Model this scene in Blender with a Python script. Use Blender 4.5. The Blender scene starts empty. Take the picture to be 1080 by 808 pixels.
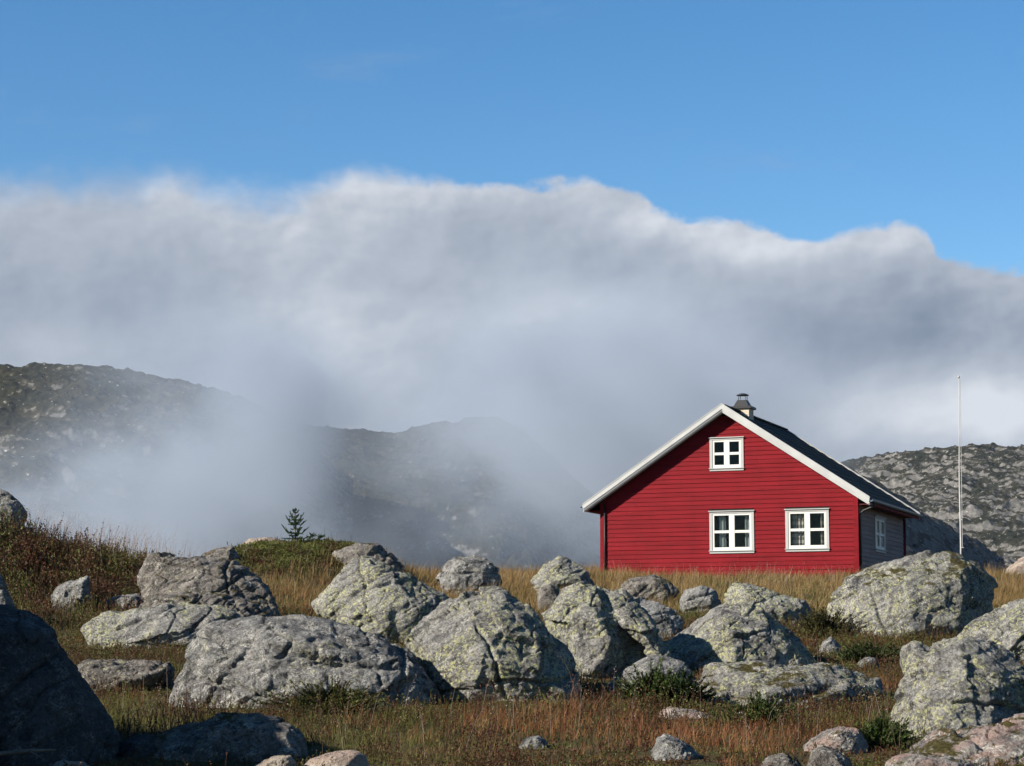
import bpy, bmesh, math, random
import numpy as np
from mathutils import Vector, Matrix
from mathutils.kdtree import KDTree

random.seed(7)
RNG = np.random.default_rng(11)
SC = bpy.context.scene
COL = SC.collection
PI = math.pi

# ------------------------------------------------------------------ numeric helpers
_g = np.random.default_rng(3)
PERM = _g.permutation(256).astype(np.int64)
PERM = np.concatenate([PERM, PERM, PERM])
GRAD = _g.normal(size=(256, 3)); GRAD /= np.linalg.norm(GRAD, axis=1)[:, None]
GRAD = GRAD.astype(np.float32)

def pn(P):
    """gradient noise, P (N,3) -> about -0.7..0.7"""
    out = np.empty(len(P), np.float32)
    for s in range(0, len(P), 400000):
        p = P[s:s+400000]
        f0 = np.floor(p); i = f0.astype(np.int64) & 255; f = (p - f0).astype(np.float32)
        w = f*f*f*(f*(f*6-15)+10)
        x0, y0, z0 = i[:, 0], i[:, 1], i[:, 2]
        r = 0
        for dx in (0, 1):
            wx = w[:, 0] if dx else 1-w[:, 0]
            for dy in (0, 1):
                wy = w[:, 1] if dy else 1-w[:, 1]
                for dz in (0, 1):
                    wz = w[:, 2] if dz else 1-w[:, 2]
                    h = PERM[PERM[PERM[(x0+dx) & 255]+((y0+dy) & 255)]+((z0+dz) & 255)]
                    g = GRAD[h]
                    d = g[:, 0]*(f[:, 0]-dx)+g[:, 1]*(f[:, 1]-dy)+g[:, 2]*(f[:, 2]-dz)
                    r = r + d*wx*wy*wz
        out[s:s+400000] = r
    return out

def fbm(P, octv=4, gain=.5, lac=2.03):
    P = np.asarray(P, np.float64)
    r = np.zeros(len(P), np.float32); a = 1.
    for k in range(octv):
        r += a*pn(P + 17.3*k); a *= gain; P = P*lac
    return r

def ridged(P, octv=3, gain=.5):
    P = np.asarray(P, np.float64)
    r = np.zeros(len(P), np.float32); a = 1.
    for k in range(octv):
        r += a*(1-np.abs(pn(P + 9.7*k))*2.2); a *= gain; P = P*2.1
    return r

def sst(x, a, b):
    t = np.clip((np.asarray(x, float)-a)/(b-a), 0, 1)
    return t*t*(3-2*t)

# ------------------------------------------------------------------ camera model (pixels of the 1080 x 808 photograph)
F = 2400.0
PITCH = math.atan(296/F)
CP, SP = math.cos(PITCH), math.sin(PITCH)

def at(px, py, Y):
    """world point at depth Y seen at that pixel (camera at the origin)"""
    a = (px-540)/F; b = (404-py)/F
    dx, dy, dz = a, CP - b*SP, SP + b*CP
    t = Y/dy
    return Vector((dx*t, Y, dz*t))

def proj(p):
    d = p[1]*CP + p[2]*SP; u = -p[1]*SP + p[2]*CP
    return 540+F*p[0]/d, 404-F*u/d

# ------------------------------------------------------------------ ground heights
_rows = [(20, 806), (22.5, 772), (26, 738), (30.5, 704), (35, 680), (40, 661), (44, 647), (50, 634), (57, 622), (62, 615), (66, 611), (75, 607)]
_TY = [-400, -40, 0, 12] + [r[0] for r in _rows] + [80, 90, 105, 130, 180, 300, 500, 8000]
_TZ = [-3, -1.9, -1.6, -1.3] + [at(540, r[1], r[0]).z for r in _rows] + [3.02, 2.4, -.5, -8, -25, -48, -60, -60]
_dy = np.arange(-400, 600, .5)
_dz = np.interp(_dy, _TY, _TZ)
_k = np.hanning(9); _k /= _k.sum()
_dzs = np.convolve(np.pad(_dz, 4, mode='edge'), _k, mode='valid')

def tz(x, y, detail=True):
    x = np.atleast_1d(np.asarray(x, float)); y = np.atleast_1d(np.asarray(y, float))
    z = np.interp(y, _dy, _dzs)
    # heather hump on the left, knoll with the little spruce
    z = z + 1.85*np.exp(-((x+12.2)/3.5)**2-((y-45.5)/4.0)**2)
    z = z + .55*np.exp(-((x+7.4)/2.2)**2-((y-46.5)/4.0)**2)
    k = np.exp(-(np.abs((x+5.35)/2.55)**3.2)-(np.abs((y-56.5)/4.5)**2.4))
    z = z + 1.12*k
    z = z + .35*np.exp(-((x-1.5)/5)**2-((y-23)/2.5)**2)*0
    # level the plot under the house
    P = np.stack([x, y, np.zeros_like(x)], 1)
    amp = sst(y, 5, 14)*(1-sst(y, 78, 110))
    z = z + amp*((.05+.13*sst(y, 26, 42))*fbm(P/4.5, 2)+((.03+.035*sst(y, 26, 42))*fbm(P/1.1+5, 3) if detail else 0))
    far = sst(y, 90, 200)
    z = z + far*8*fbm(P/90, 3)
    return z

def tz1(x, y):
    return float(tz([x], [y])[0])

def hit(px, py, lo=15., hi=76.):
    ys = np.arange(lo, hi, .1)
    pts = np.array([at(px, py, y) for y in ys])
    d = pts[:, 2]-tz(pts[:, 0], pts[:, 1], False)
    w = np.where(d <= 0)[0]
    # first time the ray goes under ground coming from the camera
    return float(ys[w[0]]) if len(w) else hi

# ------------------------------------------------------------------ object helpers
def tag(o, label=None, cat=None, group=None, kind=None):
    if label: o['label'] = label
    if cat: o['category'] = cat
    if group: o['group'] = group
    if kind: o['kind'] = kind
    return o

def empty(name, loc, rz=0):
    o = bpy.data.objects.new(name, None); COL.objects.link(o)
    o.location = loc; o.rotation_euler = (0, 0, rz); o.empty_display_size = .3
    return o

def link(name, me, mat=None, parent=None, loc=None):
    o = bpy.data.objects.new(name, me); COL.objects.link(o)
    if mat: me.materials.append(mat)
    if parent: o.parent = parent
    if loc is not None: o.location = loc
    return o

def np_mesh(name, V, faces_flat, sizes, smooth=False, attr=None):
    me = bpy.data.meshes.new(name)
    V = np.asarray(V, np.float32)
    me.vertices.add(len(V)); me.vertices.foreach_set('co', V.ravel())
    faces_flat = np.asarray(faces_flat, np.int32); sizes = np.asarray(sizes, np.int32)
    me.loops.add(len(faces_flat)); me.loops.foreach_set('vertex_index', faces_flat)
    me.polygons.add(len(sizes))
    st = np.concatenate([[0], np.cumsum(sizes)[:-1]]).astype(np.int32)
    me.polygons.foreach_set('loop_start', st)
    me.polygons.foreach_set('use_smooth', np.full(len(sizes), smooth, bool))
    if attr:
        for k, v in attr.items():
            a = me.attributes.new(k, 'FLOAT', 'POINT'); a.data.foreach_set('value', np.asarray(v, np.float32))
    me.update(); me.validate()
    return me

def grid_mesh(name, X, Y, Z, smooth=True, attr=None):
    n, m = X.shape
    V = np.stack([X.ravel(), Y.ravel(), Z.ravel()], 1)
    idx = np.arange(n*m).reshape(n, m)
    f = np.stack([idx[:-1, :-1], idx[:-1, 1:], idx[1:, 1:], idx[1:, :-1]], -1).reshape(-1, 4)
    return np_mesh(name, V, f.ravel(), np.full(len(f), 4), smooth, attr)

class MB:
    """collects boxes, prisms and tubes for ONE mesh"""
    def __init__(s): s.v = []; s.f = []
    def add(s, v, f):
        b = len(s.v); s.v += [tuple(p) for p in v]; s.f += [[b+i for i in q] for q in f]
    def box(s, x0, x1, y0, y1, z0, z1):
        s.add([(x0,y0,z0),(x1,y0,z0),(x1,y1,z0),(x0,y1,z0),(x0,y0,z1),(x1,y0,z1),(x1,y1,z1),(x0,y1,z1)],
              [(0,3,2,1),(4,5,6,7),(0,1,5,4),(1,2,6,5),(2,3,7,6),(3,0,4,7)])
    def prism(s, poly, vec):
        """poly: list of 3D points, extruded by vec"""
        n = len(poly); vec = Vector(vec)
        v = [Vector(p) for p in poly]; v += [p+vec for p in v]
        f = [list(range(n))[::-1], [n+i for i in range(n)]]
        f += [[i, (i+1) % n, n+(i+1) % n, n+i] for i in range(n)]
        s.add(v, f)
    def tube(s, pts, rad, n=8, cap=True):
        pts = [Vector(p) for p in pts]
        if not hasattr(rad, '__len__'): rad = [rad]*len(pts)
        rings = []
        for i, p in enumerate(pts):
            d = (pts[min(i+1, len(pts)-1)]-pts[max(i-1, 0)]).normalized()
            a = d.orthogonal().normalized() if i == 0 else (rings[-1][1]-d*rings[-1][1].dot(d)).normalized()
            b = d.cross(a)
            rings.append(([p+rad[i]*(math.cos(2*PI*k/n)*a+math.sin(2*PI*k/n)*b) for k in range(n)], a))
        v = [q for r in rings for q in r[0]]; f = []
        for i in range(len(pts)-1):
            f += [[i*n+k, i*n+(k+1) % n, (i+1)*n+(k+1) % n, (i+1)*n+k] for k in range(n)]
        if cap: f += [list(range(n))[::-1], [(len(pts)-1)*n+k for k in range(n)]]
        s.add(v, f)
    def build(s, name, mat, parent=None, bevel=0, smooth=False, loc=None):
        me = bpy.data.meshes.new(name); me.from_pydata([tuple(p) for p in s.v], [], s.f)
        bm = bmesh.new(); bm.from_mesh(me); bmesh.ops.recalc_face_normals(bm, faces=bm.faces[:])
        if bevel: bmesh.ops.bevel(bm, geom=bm.edges[:], offset=bevel, segments=1, affect='EDGES', clamp_overlap=True)
        bm.to_mesh(me); bm.free()
        if smooth: me.polygons.foreach_set('use_smooth', [True]*len(me.polygons))
        return link(name, me, mat, parent, loc)

# ------------------------------------------------------------------ materials
class NT:
    def __init__(s, tree): s.t = tree; s.N = tree.nodes; s.L = tree.links
    def n(s, typ, inp=None, **kw):
        nd = s.N.new(typ)
        for k, v in kw.items(): setattr(nd, k, v)
        for k, v in (inp or {}).items():
            sk = nd.inputs[k]
            if isinstance(v, bpy.types.NodeSocket): s.L.new(v, sk)
            else: sk.default_value = v
        return nd
    def m(s, op, a, b=0., c=None, clamp=False):
        nd = s.N.new('ShaderNodeMath'); nd.operation = op; nd.use_clamp = clamp
        for i, v in enumerate((a, b, c)):
            if v is None: continue
            if isinstance(v, bpy.types.NodeSocket): s.L.new(v, nd.inputs[i])
            else: nd.inputs[i].default_value = v
        return nd.outputs[0]
    def vm(s, op, a, b=None):
        nd = s.N.new('ShaderNodeVectorMath'); nd.operation = op
        for i, v in enumerate((a, b)):
            if v is None: continue
            if isinstance(v, bpy.types.NodeSocket): s.L.new(v, nd.inputs[i])
            else: nd.inputs[i].default_value = v
        return nd.outputs['Value'] if op in ('LENGTH', 'DOT_PRODUCT', 'DISTANCE') else nd.outputs[0]
    def noise(s, vec, scale, detail=4., rough=.55, dist=0.):
        return s.n('ShaderNodeTexNoise', {'Vector': vec, 'Scale': scale, 'Detail': detail, 'Roughness': rough, 'Distortion': dist}).outputs['Fac']
    def step(s, v, a, b):
        return s.n('ShaderNodeMapRange', {'Value': v, 'From Min': a, 'From Max': b}, interpolation_type='SMOOTHSTEP').outputs[0]
    def lin(s, v, a, b, c, d):
        return s.n('ShaderNodeMapRange', {'Value': v, 'From Min': a, 'From Max': b, 'To Min': c, 'To Max': d}).outputs[0]
    def mix(s, f, a, b, mode='MIX'):
        nd = s.N.new('ShaderNodeMix'); nd.data_type = 'RGBA'; nd.blend_type = mode
        for k, v in ((0, f), (6, a), (7, b)):
            if isinstance(v, bpy.types.NodeSocket): s.L.new(v, nd.inputs[k])
            else: nd.inputs[k].default_value = v if k == 0 else (tuple(v)+(1,))[:4]
        return nd.outputs[2]

def new_mat(name):
    m = bpy.data.materials.new(name); m.use_nodes = True
    m.node_tree.nodes.clear()
    t = NT(m.node_tree)
    out = t.n('ShaderNodeOutputMaterial')
    return m, t, out

ALB = .86                # all paints and natural colours, balanced against the exposure
def bsdf(t, out, color, rough=.8, bump=None, bstr=.3, bdist=.02, spec=.3, **kw):
    if isinstance(color, bpy.types.NodeSocket):
        color = t.vm('MULTIPLY', color, (ALB, ALB, ALB))
    else: color = [v*ALB for v in color]
    inp = {'Base Color': color if isinstance(color, bpy.types.NodeSocket) else tuple(color)+(1,), 'Roughness': rough, 'Specular IOR Level': spec}
    inp.update(kw)
    b = t.n('ShaderNodeBsdfPrincipled', inp)
    if bump is not None:
        bn = t.n('ShaderNodeBump', {'Height': bump, 'Strength': bstr, 'Distance': bdist})
        t.L.new(bn.outputs[0], b.inputs['Normal'])
    t.L.new(b.outputs[0], out.inputs[0])
    return b

def mat_plain(name, col, rough=.7, var=.12, scale=6., bstr=.15, spec=.3, bdist=.004, metallic=0., fine=60.):
    m, t, out = new_mat(name)
    pos = t.n('ShaderNodeTexCoord').outputs['Object']
    n1 = t.noise(pos, scale, 5); n2 = t.noise(pos, fine, 3)
    f = t.m('ADD', t.m('MULTIPLY', n1, .7), t.m('MULTIPLY', n2, .3))
    c = t.mix(t.step(f, .3, .7), [v*(1-var) for v in col], [v*(1+var) for v in col])
    bsdf(t, out, c, rough, n2, bstr, bdist, spec, **{'Metallic': metallic})
    return m

def mat_rock(name, dark=(.05,.05,.052), light=(.31,.305,.285), lich=.5, lcol=(.345,.35,.18), white=.5, black=.45, moss=.0, pink=0.):
    m, t, out = new_mat(name)
    geo = t.n('ShaderNodeNewGeometry'); pos = geo.outputs['Position']
    rot = t.n('ShaderNodeVectorRotate', {'Vector': pos, 'Axis': (.3, .8, .2), 'Angle': .5}).outputs[0]
    lay = t.vm('MULTIPLY', rot, (1., 1., 4.5))
    big = t.noise(pos, 1.3, 5, .6); strat = t.noise(lay, 2.6, 7, .66, .6); fine = t.noise(pos, 34, 5, .75); mid = t.noise(pos, 7, 7, .70, .4)
    f = t.m('ADD', t.m('MULTIPLY', strat, .38), t.m('ADD', t.m('MULTIPLY', fine, .42), t.m('MULTIPLY', big, .2)))
    c = t.mix(t.step(f, .38, .62), dark, light)
    if pink: c = t.mix(t.m('MULTIPLY', t.step(t.noise(lay, 1.7, 4), .45, .62), pink), c, (.33,.22,.19))
    # pale crusts, broken up finely
    w = t.m('MULTIPLY', t.step(t.noise(pos, 6, 8, .74, .3), .50, .60), t.step(t.noise(pos, 52, 4, .7), .44, .56))
    c = t.mix(t.m('MULTIPLY', w, white), c, (.58,.57,.52))
    # yellow-green map lichen: broad patches broken into small thalli
    br = t.step(t.noise(pos, 1.5, 7, .68, .9), .60-.20*lich, .66-.19*lich)
    th = t.step(t.noise(pos, 17, 6, .76, .2), .60-.13*lich, .68-.12*lich)
    lc = t.mix(t.step(fine, .38, .62), [v*.72 for v in lcol], [v*1.3 for v in lcol])
    c = t.mix(t.m('MULTIPLY', t.m('MULTIPLY', br, th), .85), c, lc)
    th2 = t.step(t.noise(t.vm('ADD', pos, (3.1, 7.7, 1.3)), 4.5, 7, .74, .8), .69-.09*lich, .73-.09*lich)
    c = t.mix(t.m('MULTIPLY', t.m('MULTIPLY', th2, t.step(fine, .36, .5)), .8), c, (.38,.395,.18))
    # black crusts and water streaks
    k = t.m('MULTIPLY', t.step(t.noise(t.vm('ADD', pos, (9., 2., 5.)), 5.5, 9, .76, .5), .63-.14*black, .68-.13*black), t.step(mid, .36, .52))
    c = t.mix(t.m('MULTIPLY', k, .85), c, (.022,.022,.024))
    stk = t.step(t.noise(t.vm('MULTIPLY', pos, (5., 5., .8)), 1., 7, .7, .5), .55, .66)
    c = t.mix(t.m('MULTIPLY', stk, .55*black+.15), c, (.045,.045,.046))
    sp = t.step(t.noise(pos, 46, 4, .7), .56, .62)
    c = t.mix(t.m('MULTIPLY', sp, .65), c, (.03,.03,.03))
    if moss:
        up = t.n('ShaderNodeSeparateXYZ', {'Vector': geo.outputs['Normal']}).outputs[2]
        mm = t.m('MULTIPLY', t.step(up, .45, .85), t.step(t.noise(pos, 2.3, 6, .65, .4), .66-.22*moss, .70-.22*moss))
        c = t.mix(mm, c, t.mix(t.step(fine, .35, .65), (.025,.024,.007), (.085,.068,.018)))
    h = t.m('ADD', t.m('MULTIPLY', strat, .9), t.m('ADD', t.m('MULTIPLY', mid, .8), t.m('MULTIPLY', fine, .6)))
    bsdf(t, out, c, .92, h, 1., .07, .15)
    return m

def mat_blade(name, stops, trans=.35, rough=.6):
    """stops: colours over the per-blade tint"""
    m, t, out = new_mat(name)
    a = t.n('ShaderNodeAttribute', attribute_name='tint').outputs['Fac']
    r = t.n('ShaderNodeValToRGB', {'Fac': a})
    el = r.color_ramp.elements
    while len(el) < len(stops): el.new(.5)
    for i, s in enumerate(stops):
        el[i].position = i/(len(stops)-1); el[i].color = tuple(v*ALB for v in s)+(1,)
    d = t.n('ShaderNodeBsdfPrincipled', {'Base Color': r.outputs[0], 'Roughness': rough, 'Specular IOR Level': .2})
    tr = t.n('ShaderNodeBsdfTranslucent', {'Color': r.outputs[0]})
    mx = t.n('ShaderNodeMixShader', {0: trans, 1: d.outputs[0], 2: tr.outputs[0]})
    t.L.new(mx.outputs[0], out.inputs[0])
    return m

def mat_ground():
    m, t, out = new_mat('heath_soil')
    pos = t.n('ShaderNodeNewGeometry').outputs['Position']
    a = t.noise(pos, .35, 5, .6); b = t.noise(pos, 3, 6, .65); c_ = t.noise(pos, 25, 5, .7)
    c = t.mix(t.step(a, .4, .6), (.055,.045,.02), (.085,.06,.03))
    c = t.mix(t.step(b, .42, .62), c, (.05,.055,.018))
    c = t.mix(t.m('MULTIPLY', t.step(c_, .5, .7), .6), c, (.14,.105,.05))
    bsdf(t, out, c, .95, t.m('ADD', b, c_), .8, .08, .1)
    return m

def mat_hill(name, rockc=(.27,.265,.25), veg=(.055,.055,.022), veg2=(.10,.085,.035), bare=.5, s=1., snow=0.):
    m, t, out = new_mat(name)
    geo = t.n('ShaderNodeNewGeometry'); pos = geo.outputs['Position']
    up = t.n('ShaderNodeSeparateXYZ', {'Vector': geo.outputs['Normal']}).outputs[2]
    a = t.noise(pos, .012*s, 6, .62, .4); b = t.noise(pos, .06*s, 8, .68, .5); f = t.noise(pos, .35*s, 5, .65)
    vegc = t.mix(t.step(b, .4, .6), veg, veg2)
    rk = t.mix(t.step(f, .35, .65), [v*.55 for v in rockc], [v*1.25 for v in rockc])
    rk = t.mix(t.m('MULTIPLY', t.step(b, .48, .66), .6), rk, (.09,.09,.085))
    e = t.m('ADD', t.m('MULTIPLY', t.m('SUBTRACT', .75, up), 1.0), t.m('ADD', t.m('MULTIPLY', b, .9), t.m('MULTIPLY', f, .55)))
    mask = t.step(e, .98-.4*bare, 1.10-.4*bare)
    c = t.mix(mask, vegc, rk)
    bl = t.step(t.noise(pos, .5*s, 3, .6), .66, .70)
    c = t.mix(t.m('MULTIPLY', bl, .8), c, (.42,.41,.38))
    bsdf(t, out, c, .95, t.m('ADD', b, f), .6, 1.2/s, .1)
    return m

M = {}
M['ground'] = mat_ground()
M['lichen_rock'] = mat_rock('lichen_gneiss', lich=.86, white=.6, black=.46)
M['grey_rock'] = mat_rock('grey_gneiss', light=(.30,.30,.29), lich=.42, white=.65, black=.6)
M['mossy_rock'] = mat_rock('mossy_gneiss', lich=.75, white=.65, black=.5, moss=.7)
M['brown_rock'] = mat_rock('dark_gneiss', dark=(.06,.055,.05), light=(.23,.21,.19), lich=.45, white=.5, black=.7, moss=.5)
M['pink_rock'] = mat_rock('pink_gneiss', light=(.36,.33,.30), lich=.3, white=.8, black=.4, pink=.65, moss=.55)
M['tan_rock'] = mat_rock('tan_gneiss', dark=(.19,.16,.13), light=(.40,.34,.28), lich=.05, white=.4, black=.15, pink=.4)
M['shade_rock'] = mat_rock('shade_darkened_gneiss', dark=(.03,.03,.032), light=(.09,.09,.092), lich=.1, white=.2, black=.6)  # gneiss with shade put into its colour, for the near left boulders

# ------------------------------------------------------------------ the ground: one sheet out to the horizon
def build_ground():
    xs = np.concatenate([[-6000, -3000, -1500, -800, -400, -200, -120, -80, -55, -40, -32], np.arange(-26, 26.01, .22), [32, 40, 55, 80, 120, 200, 400, 800, 1500, 3000, 6000]])
    ys = np.concatenate([[-400, -200, -100, -50, -25, -12, -4, 2, 7, 11], np.arange(14, 90, .22), np.arange(90, 130, 2), [140, 160, 180, 220, 260, 300, 360, 420, 500, 700, 1000, 1500, 2500, 4000, 8000]])
    X, Y = np.meshgrid(xs, ys)
    Z = tz(X.ravel(), Y.ravel()).reshape(X.shape)
    o = link('ground', grid_mesh('ground', X, Y, Z), M['ground'])
    tag(o, kind='structure')
build_ground()

# ------------------------------------------------------------------ boulders
ROCK_TOPS = []          # vertices, for keeping grass out of rocks
def hull_verts(pts, cuts, rnd, size, dep=(.012,.05)):
    bm = bmesh.new()
    for p in pts: bm.verts.new(p)
    r = bmesh.ops.convex_hull(bm, input=bm.verts[:])
    kill = [g for g in r['geom_interior'] if isinstance(g, bmesh.types.BMVert)]
    bmesh.ops.delete(bm, geom=list(set(kill)), context='VERTS')
    for _ in range(cuts):
        n = Vector((rnd.gauss(0, 1), rnd.gauss(-.7, .8), rnd.gauss(.4, .8))).normalized()
        h = max(v.co.dot(n) for v in bm.verts)
        d = h-size*rnd.uniform(*dep)
        bmesh.ops.bisect_plane(bm, geom=bm.verts[:]+bm.edges[:]+bm.faces[:], plane_co=n*d, plane_no=n, clear_outer=True, dist=1e-5)
        vs = [v.co.copy() for v in bm.verts]
        bm.clear()
        for p in vs: bm.verts.new(p)
        r = bmesh.ops.convex_hull(bm, input=bm.verts[:])
    bmesh.ops.recalc_face_normals(bm, faces=bm.faces[:])
    return bm

NROCK = 0
def rock(label, parts, base=None, mat='lichen_rock', Y=None, thick=None, cuts=5, rough=1., group=None, name='boulder', smooth=1, strata=1., foot=.3):
    """parts: list of (outline pixels, [(px, py, metres nearer)]); base = (px, row) where its foot meets the ground"""
    global NROCK
    NROCK += 1
    rnd = random.Random(100+NROCK)
    if Y is None: Y = hit(*base)
    # sit on the ground: never nearer than where the ray to its foot meets the soil
    o0 = parts[0][0]
    hy = hit(sum(p[0] for p in o0)/len(o0), max(p[1] for o, f in parts for p in o))
    if Y < hy < Y+7: Y = hy
    allx = [p[0] for o, f in parts for p in o]
    width = (max(allx)-min(allx))/F*Y
    ally = [p[1] for o, f in parts for p in o]
    height = (max(ally)-min(ally))/F*Y
    th = thick if thick else .75*min(width, 1.6*height+.1)
    Yc = Y + .45*th
    size = max(.25, .5*(width+height))
    big = None
    for outl, front in parts:
        pts = [at(x, y, Yc+rnd.uniform(-.06, .06)*th) for x, y in outl]
        cx = sum(p[0] for p in outl)/len(outl); cy = sum(p[1] for p in outl)/len(outl)
        if front is None:
            front = [(cx+(x-cx)*.62, cy+(y-cy)*.62, .42*th) for x, y in outl]
        pts += [at(x, y, Yc-d) for x, y, d in front]
        # bottom carried into the soil, back rounded off behind
        pts += [at(cx+(x-cx)*.78, cy+(y-cy)*.80+3, Yc+.55*th) for x, y in outl]
        lo = max(p[1] for p in outl)
        if base is not None or True:
            for x, y in outl:
                if y > lo-.25*(lo-min(p[1] for p in outl)):
                    p = at(x, y, Yc-foot*th); pts.append(p-Vector((0, 0, .12*size)))
        bm = hull_verts(pts, cuts+14, rnd, size, (.006, .045))
        if big is None: big = bm
        else:
            me = bpy.data.meshes.new('t'); bm.to_mesh(me); big.from_mesh(me); bm.free(); bpy.data.meshes.remove(me)
    me = bpy.data.meshes.new('t'); big.to_mesh(me); big.free()
    o = bpy.data.objects.new('t', me); COL.objects.link(o)
    vox = max(size/95, Y/F*1.15)
    md = o.modifiers.new('r', 'REMESH'); md.mode = 'VOXEL'; md.voxel_size = vox
    sm = o.modifiers.new('s', 'SMOOTH'); sm.iterations = smooth; sm.factor = .6
    dg = bpy.context.evaluated_depsgraph_get()
    ev = o.evaluated_get(dg); me2 = bpy.data.meshes.new_from_object(ev)
    bpy.data.objects.remove(o); bpy.data.meshes.remove(me)
    n = len(me2.vertices)
    V = np.empty(n*3, np.float32); me2.vertices.foreach_get('co', V); V = V.reshape(-1, 3).astype(float)
    N = np.empty(n*3, np.float32); me2.vertices.foreach_get('normal', N); N = N.reshape(-1, 3)
    q = V + NROCK*13.7
    # tilted foliation planes of the gneiss
    a = .35+.25*math.sin(NROCK*2.1); c, s_ = math.cos(a), math.sin(a)
    L = np.stack([q[:, 0]*c+q[:, 2]*s_, q[:, 1], (-q[:, 0]*s_+q[:, 2]*c)*3.5], 1)
    sz = min(size, 1.5)*rough
    d = .006*size*fbm(q/(.5*size), 2)
    rg = np.random.default_rng(NROCK)
    lo_, hi_ = V.min(0), V.max(0)
    wob = np.stack([fbm(q/(.16*size)+k*11, 3) for k in range(3)], 1)*.035*size
    for cell, tilt, stepd in ((.50, .050, .006), (.20, .055, .004), (.085, .06, .0025)):
        ns = int(min(900, max(6, np.prod((hi_-lo_)/(cell*size))*1.3)))
        S_ = lo_+(hi_-lo_)*rg.random((ns, 3)); G_ = rg.normal(size=(ns, 3))*tilt; O_ = rg.normal(size=ns)*stepd*sz
        kd = KDTree(ns)
        for k_ in range(ns): kd.insert(S_[k_], k_)
        kd.balance()
        Wp = V+wob*min(1., cell/.3)
        ix = np.fromiter((kd.find(p)[1] for p in Wp), np.int64, n)
        dd = ((Wp-S_[ix])*G_[ix]).sum(1)*rough
        d += np.clip(dd, -.030*sz*cell/.4, .012*sz*cell/.4)+O_[ix]
    # ledges along the foliation, hairline cracks
    lz = L[:, 2]/(.26*size)+.8*fbm(q/(.6*size)+7, 2); fr = lz-np.floor(lz)
    d += .006*sz*strata*(sst(fr, 0, .2)-fr)
    cr = np.abs(fbm(L/(.55*size)*np.array([1, 1, .6])+31, 2)); d -= .026*sz*(1-sst(cr, .0, .022))
    # joints: a few long cracks, most of them along the foliation
    if size > .7:
        nf = np.array([-s_, 0., c])
        for k_ in range(rg.integers(2, 5)):
            nn = nf+rg.normal(size=3)*.22 if k_ < 2 else rg.normal(size=3)*np.array([1, .5, .5])
            nn = nn/np.linalg.norm(nn); c0 = lo_+(hi_-lo_)*rg.uniform(.25, .75, 3)
            ds = (V-c0)@nn+.05*size*fbm(q/(.35*size)+k_*5, 3)
            fade = sst(fbm(q/(.8*size)+k_*9, 2), -.25, .1)
            d -= fade*.034*sz*np.exp(-(ds/(1.15*vox))**2)
            d += fade*.012*sz*(sst(ds, 0, .004)-.5)*np.exp(-np.abs(ds)/(.12*size))
    d += .009*rough*min(size, 1.2)*fbm(q/.13, 3)
    d += .006*rough*fbm(q/.035, 2)
    V2 = V + N*d[:, None]
    org = V2.mean(0); org[2] = V2[:, 2].min()
    ROCK_TOPS.append(V2)
    me2.vertices.foreach_set('co', (V2-org).astype(np.float32).ravel())
    me2.polygons.foreach_set('use_smooth', [True]*len(me2.polygons)); me2.update()
    me2.materials.clear(); me2.name = name
    ob = link(name, me2, M[mat], None, org)
    tag(ob, label, 'rock' if name == 'stone' else 'boulder', group or 'lichen covered boulders on the heath')
    return ob

G_ST = 'small stones in the grass'
# --- near left, in shade
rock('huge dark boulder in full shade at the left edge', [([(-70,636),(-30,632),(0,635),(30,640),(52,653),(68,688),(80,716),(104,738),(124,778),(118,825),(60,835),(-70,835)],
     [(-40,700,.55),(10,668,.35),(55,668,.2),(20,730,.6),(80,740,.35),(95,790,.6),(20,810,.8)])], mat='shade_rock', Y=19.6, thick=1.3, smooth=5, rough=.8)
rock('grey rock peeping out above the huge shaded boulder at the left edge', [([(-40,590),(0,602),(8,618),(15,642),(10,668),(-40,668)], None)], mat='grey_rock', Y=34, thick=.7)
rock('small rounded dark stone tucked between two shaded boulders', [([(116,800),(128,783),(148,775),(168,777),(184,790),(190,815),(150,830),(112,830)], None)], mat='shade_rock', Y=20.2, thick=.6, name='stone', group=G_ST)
rock('dark shaded slab lying in the foreground with flat sloping top', [([(138,806),(168,777),(204,757),(228,751),(268,755),(300,759),(316,770),(324,792),(318,815),(260,835),(140,835)],
     [(235,765,.3),(300,772,.3),(312,800,.45),(230,805,.6),(170,800,.4)])], mat='brown_rock', Y=19.9, thick=1.0, rough=.9)
rock('pale stone leaning at the foot of the dark foreground slab', [([(266,808),(288,798),(308,795),(314,806),(306,822),(266,822)], None)], mat='tan_rock', Y=18.7, thick=.3, name='stone', group=G_ST)
rock('bleached flat stone at the foot of the huge shaded boulder', [([(56,806),(66,801),(90,804),(100,812),(60,818)], None)], mat='tan_rock', Y=18.8, thick=.25, name='stone', group=G_ST)
rock('smooth tan stone in front of the dark foreground slab', [([(314,812),(324,801),(345,793),(372,790),(386,794),(391,808),(382,825),(316,825)], [(350,798,.14),(375,796,.1),(360,812,.22)])], mat='tan_rock', Y=18.9, thick=.4, name='stone', group=G_ST, cuts=2, rough=.35, smooth=8)
# --- the long slab
rock('long grey slab with a flat sloping top behind a strip of green heath', [([(179,742),(187,712),(192,684),(203,667),(216,659),(282,650),(320,646),(352,652),(410,671),(426,684),(446,708),(470,738),(470,752),(350,760),(190,755)],
     [(207,672,.45),(270,672,.7),(350,676,.75),(414,690,.6),(190,735,.6),(300,735,1.0),(400,738,.9),(425,730,.6),(196,700,.45)])], mat='grey_rock', Y=25.0, thick=1.8, rough=1.25)
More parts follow.
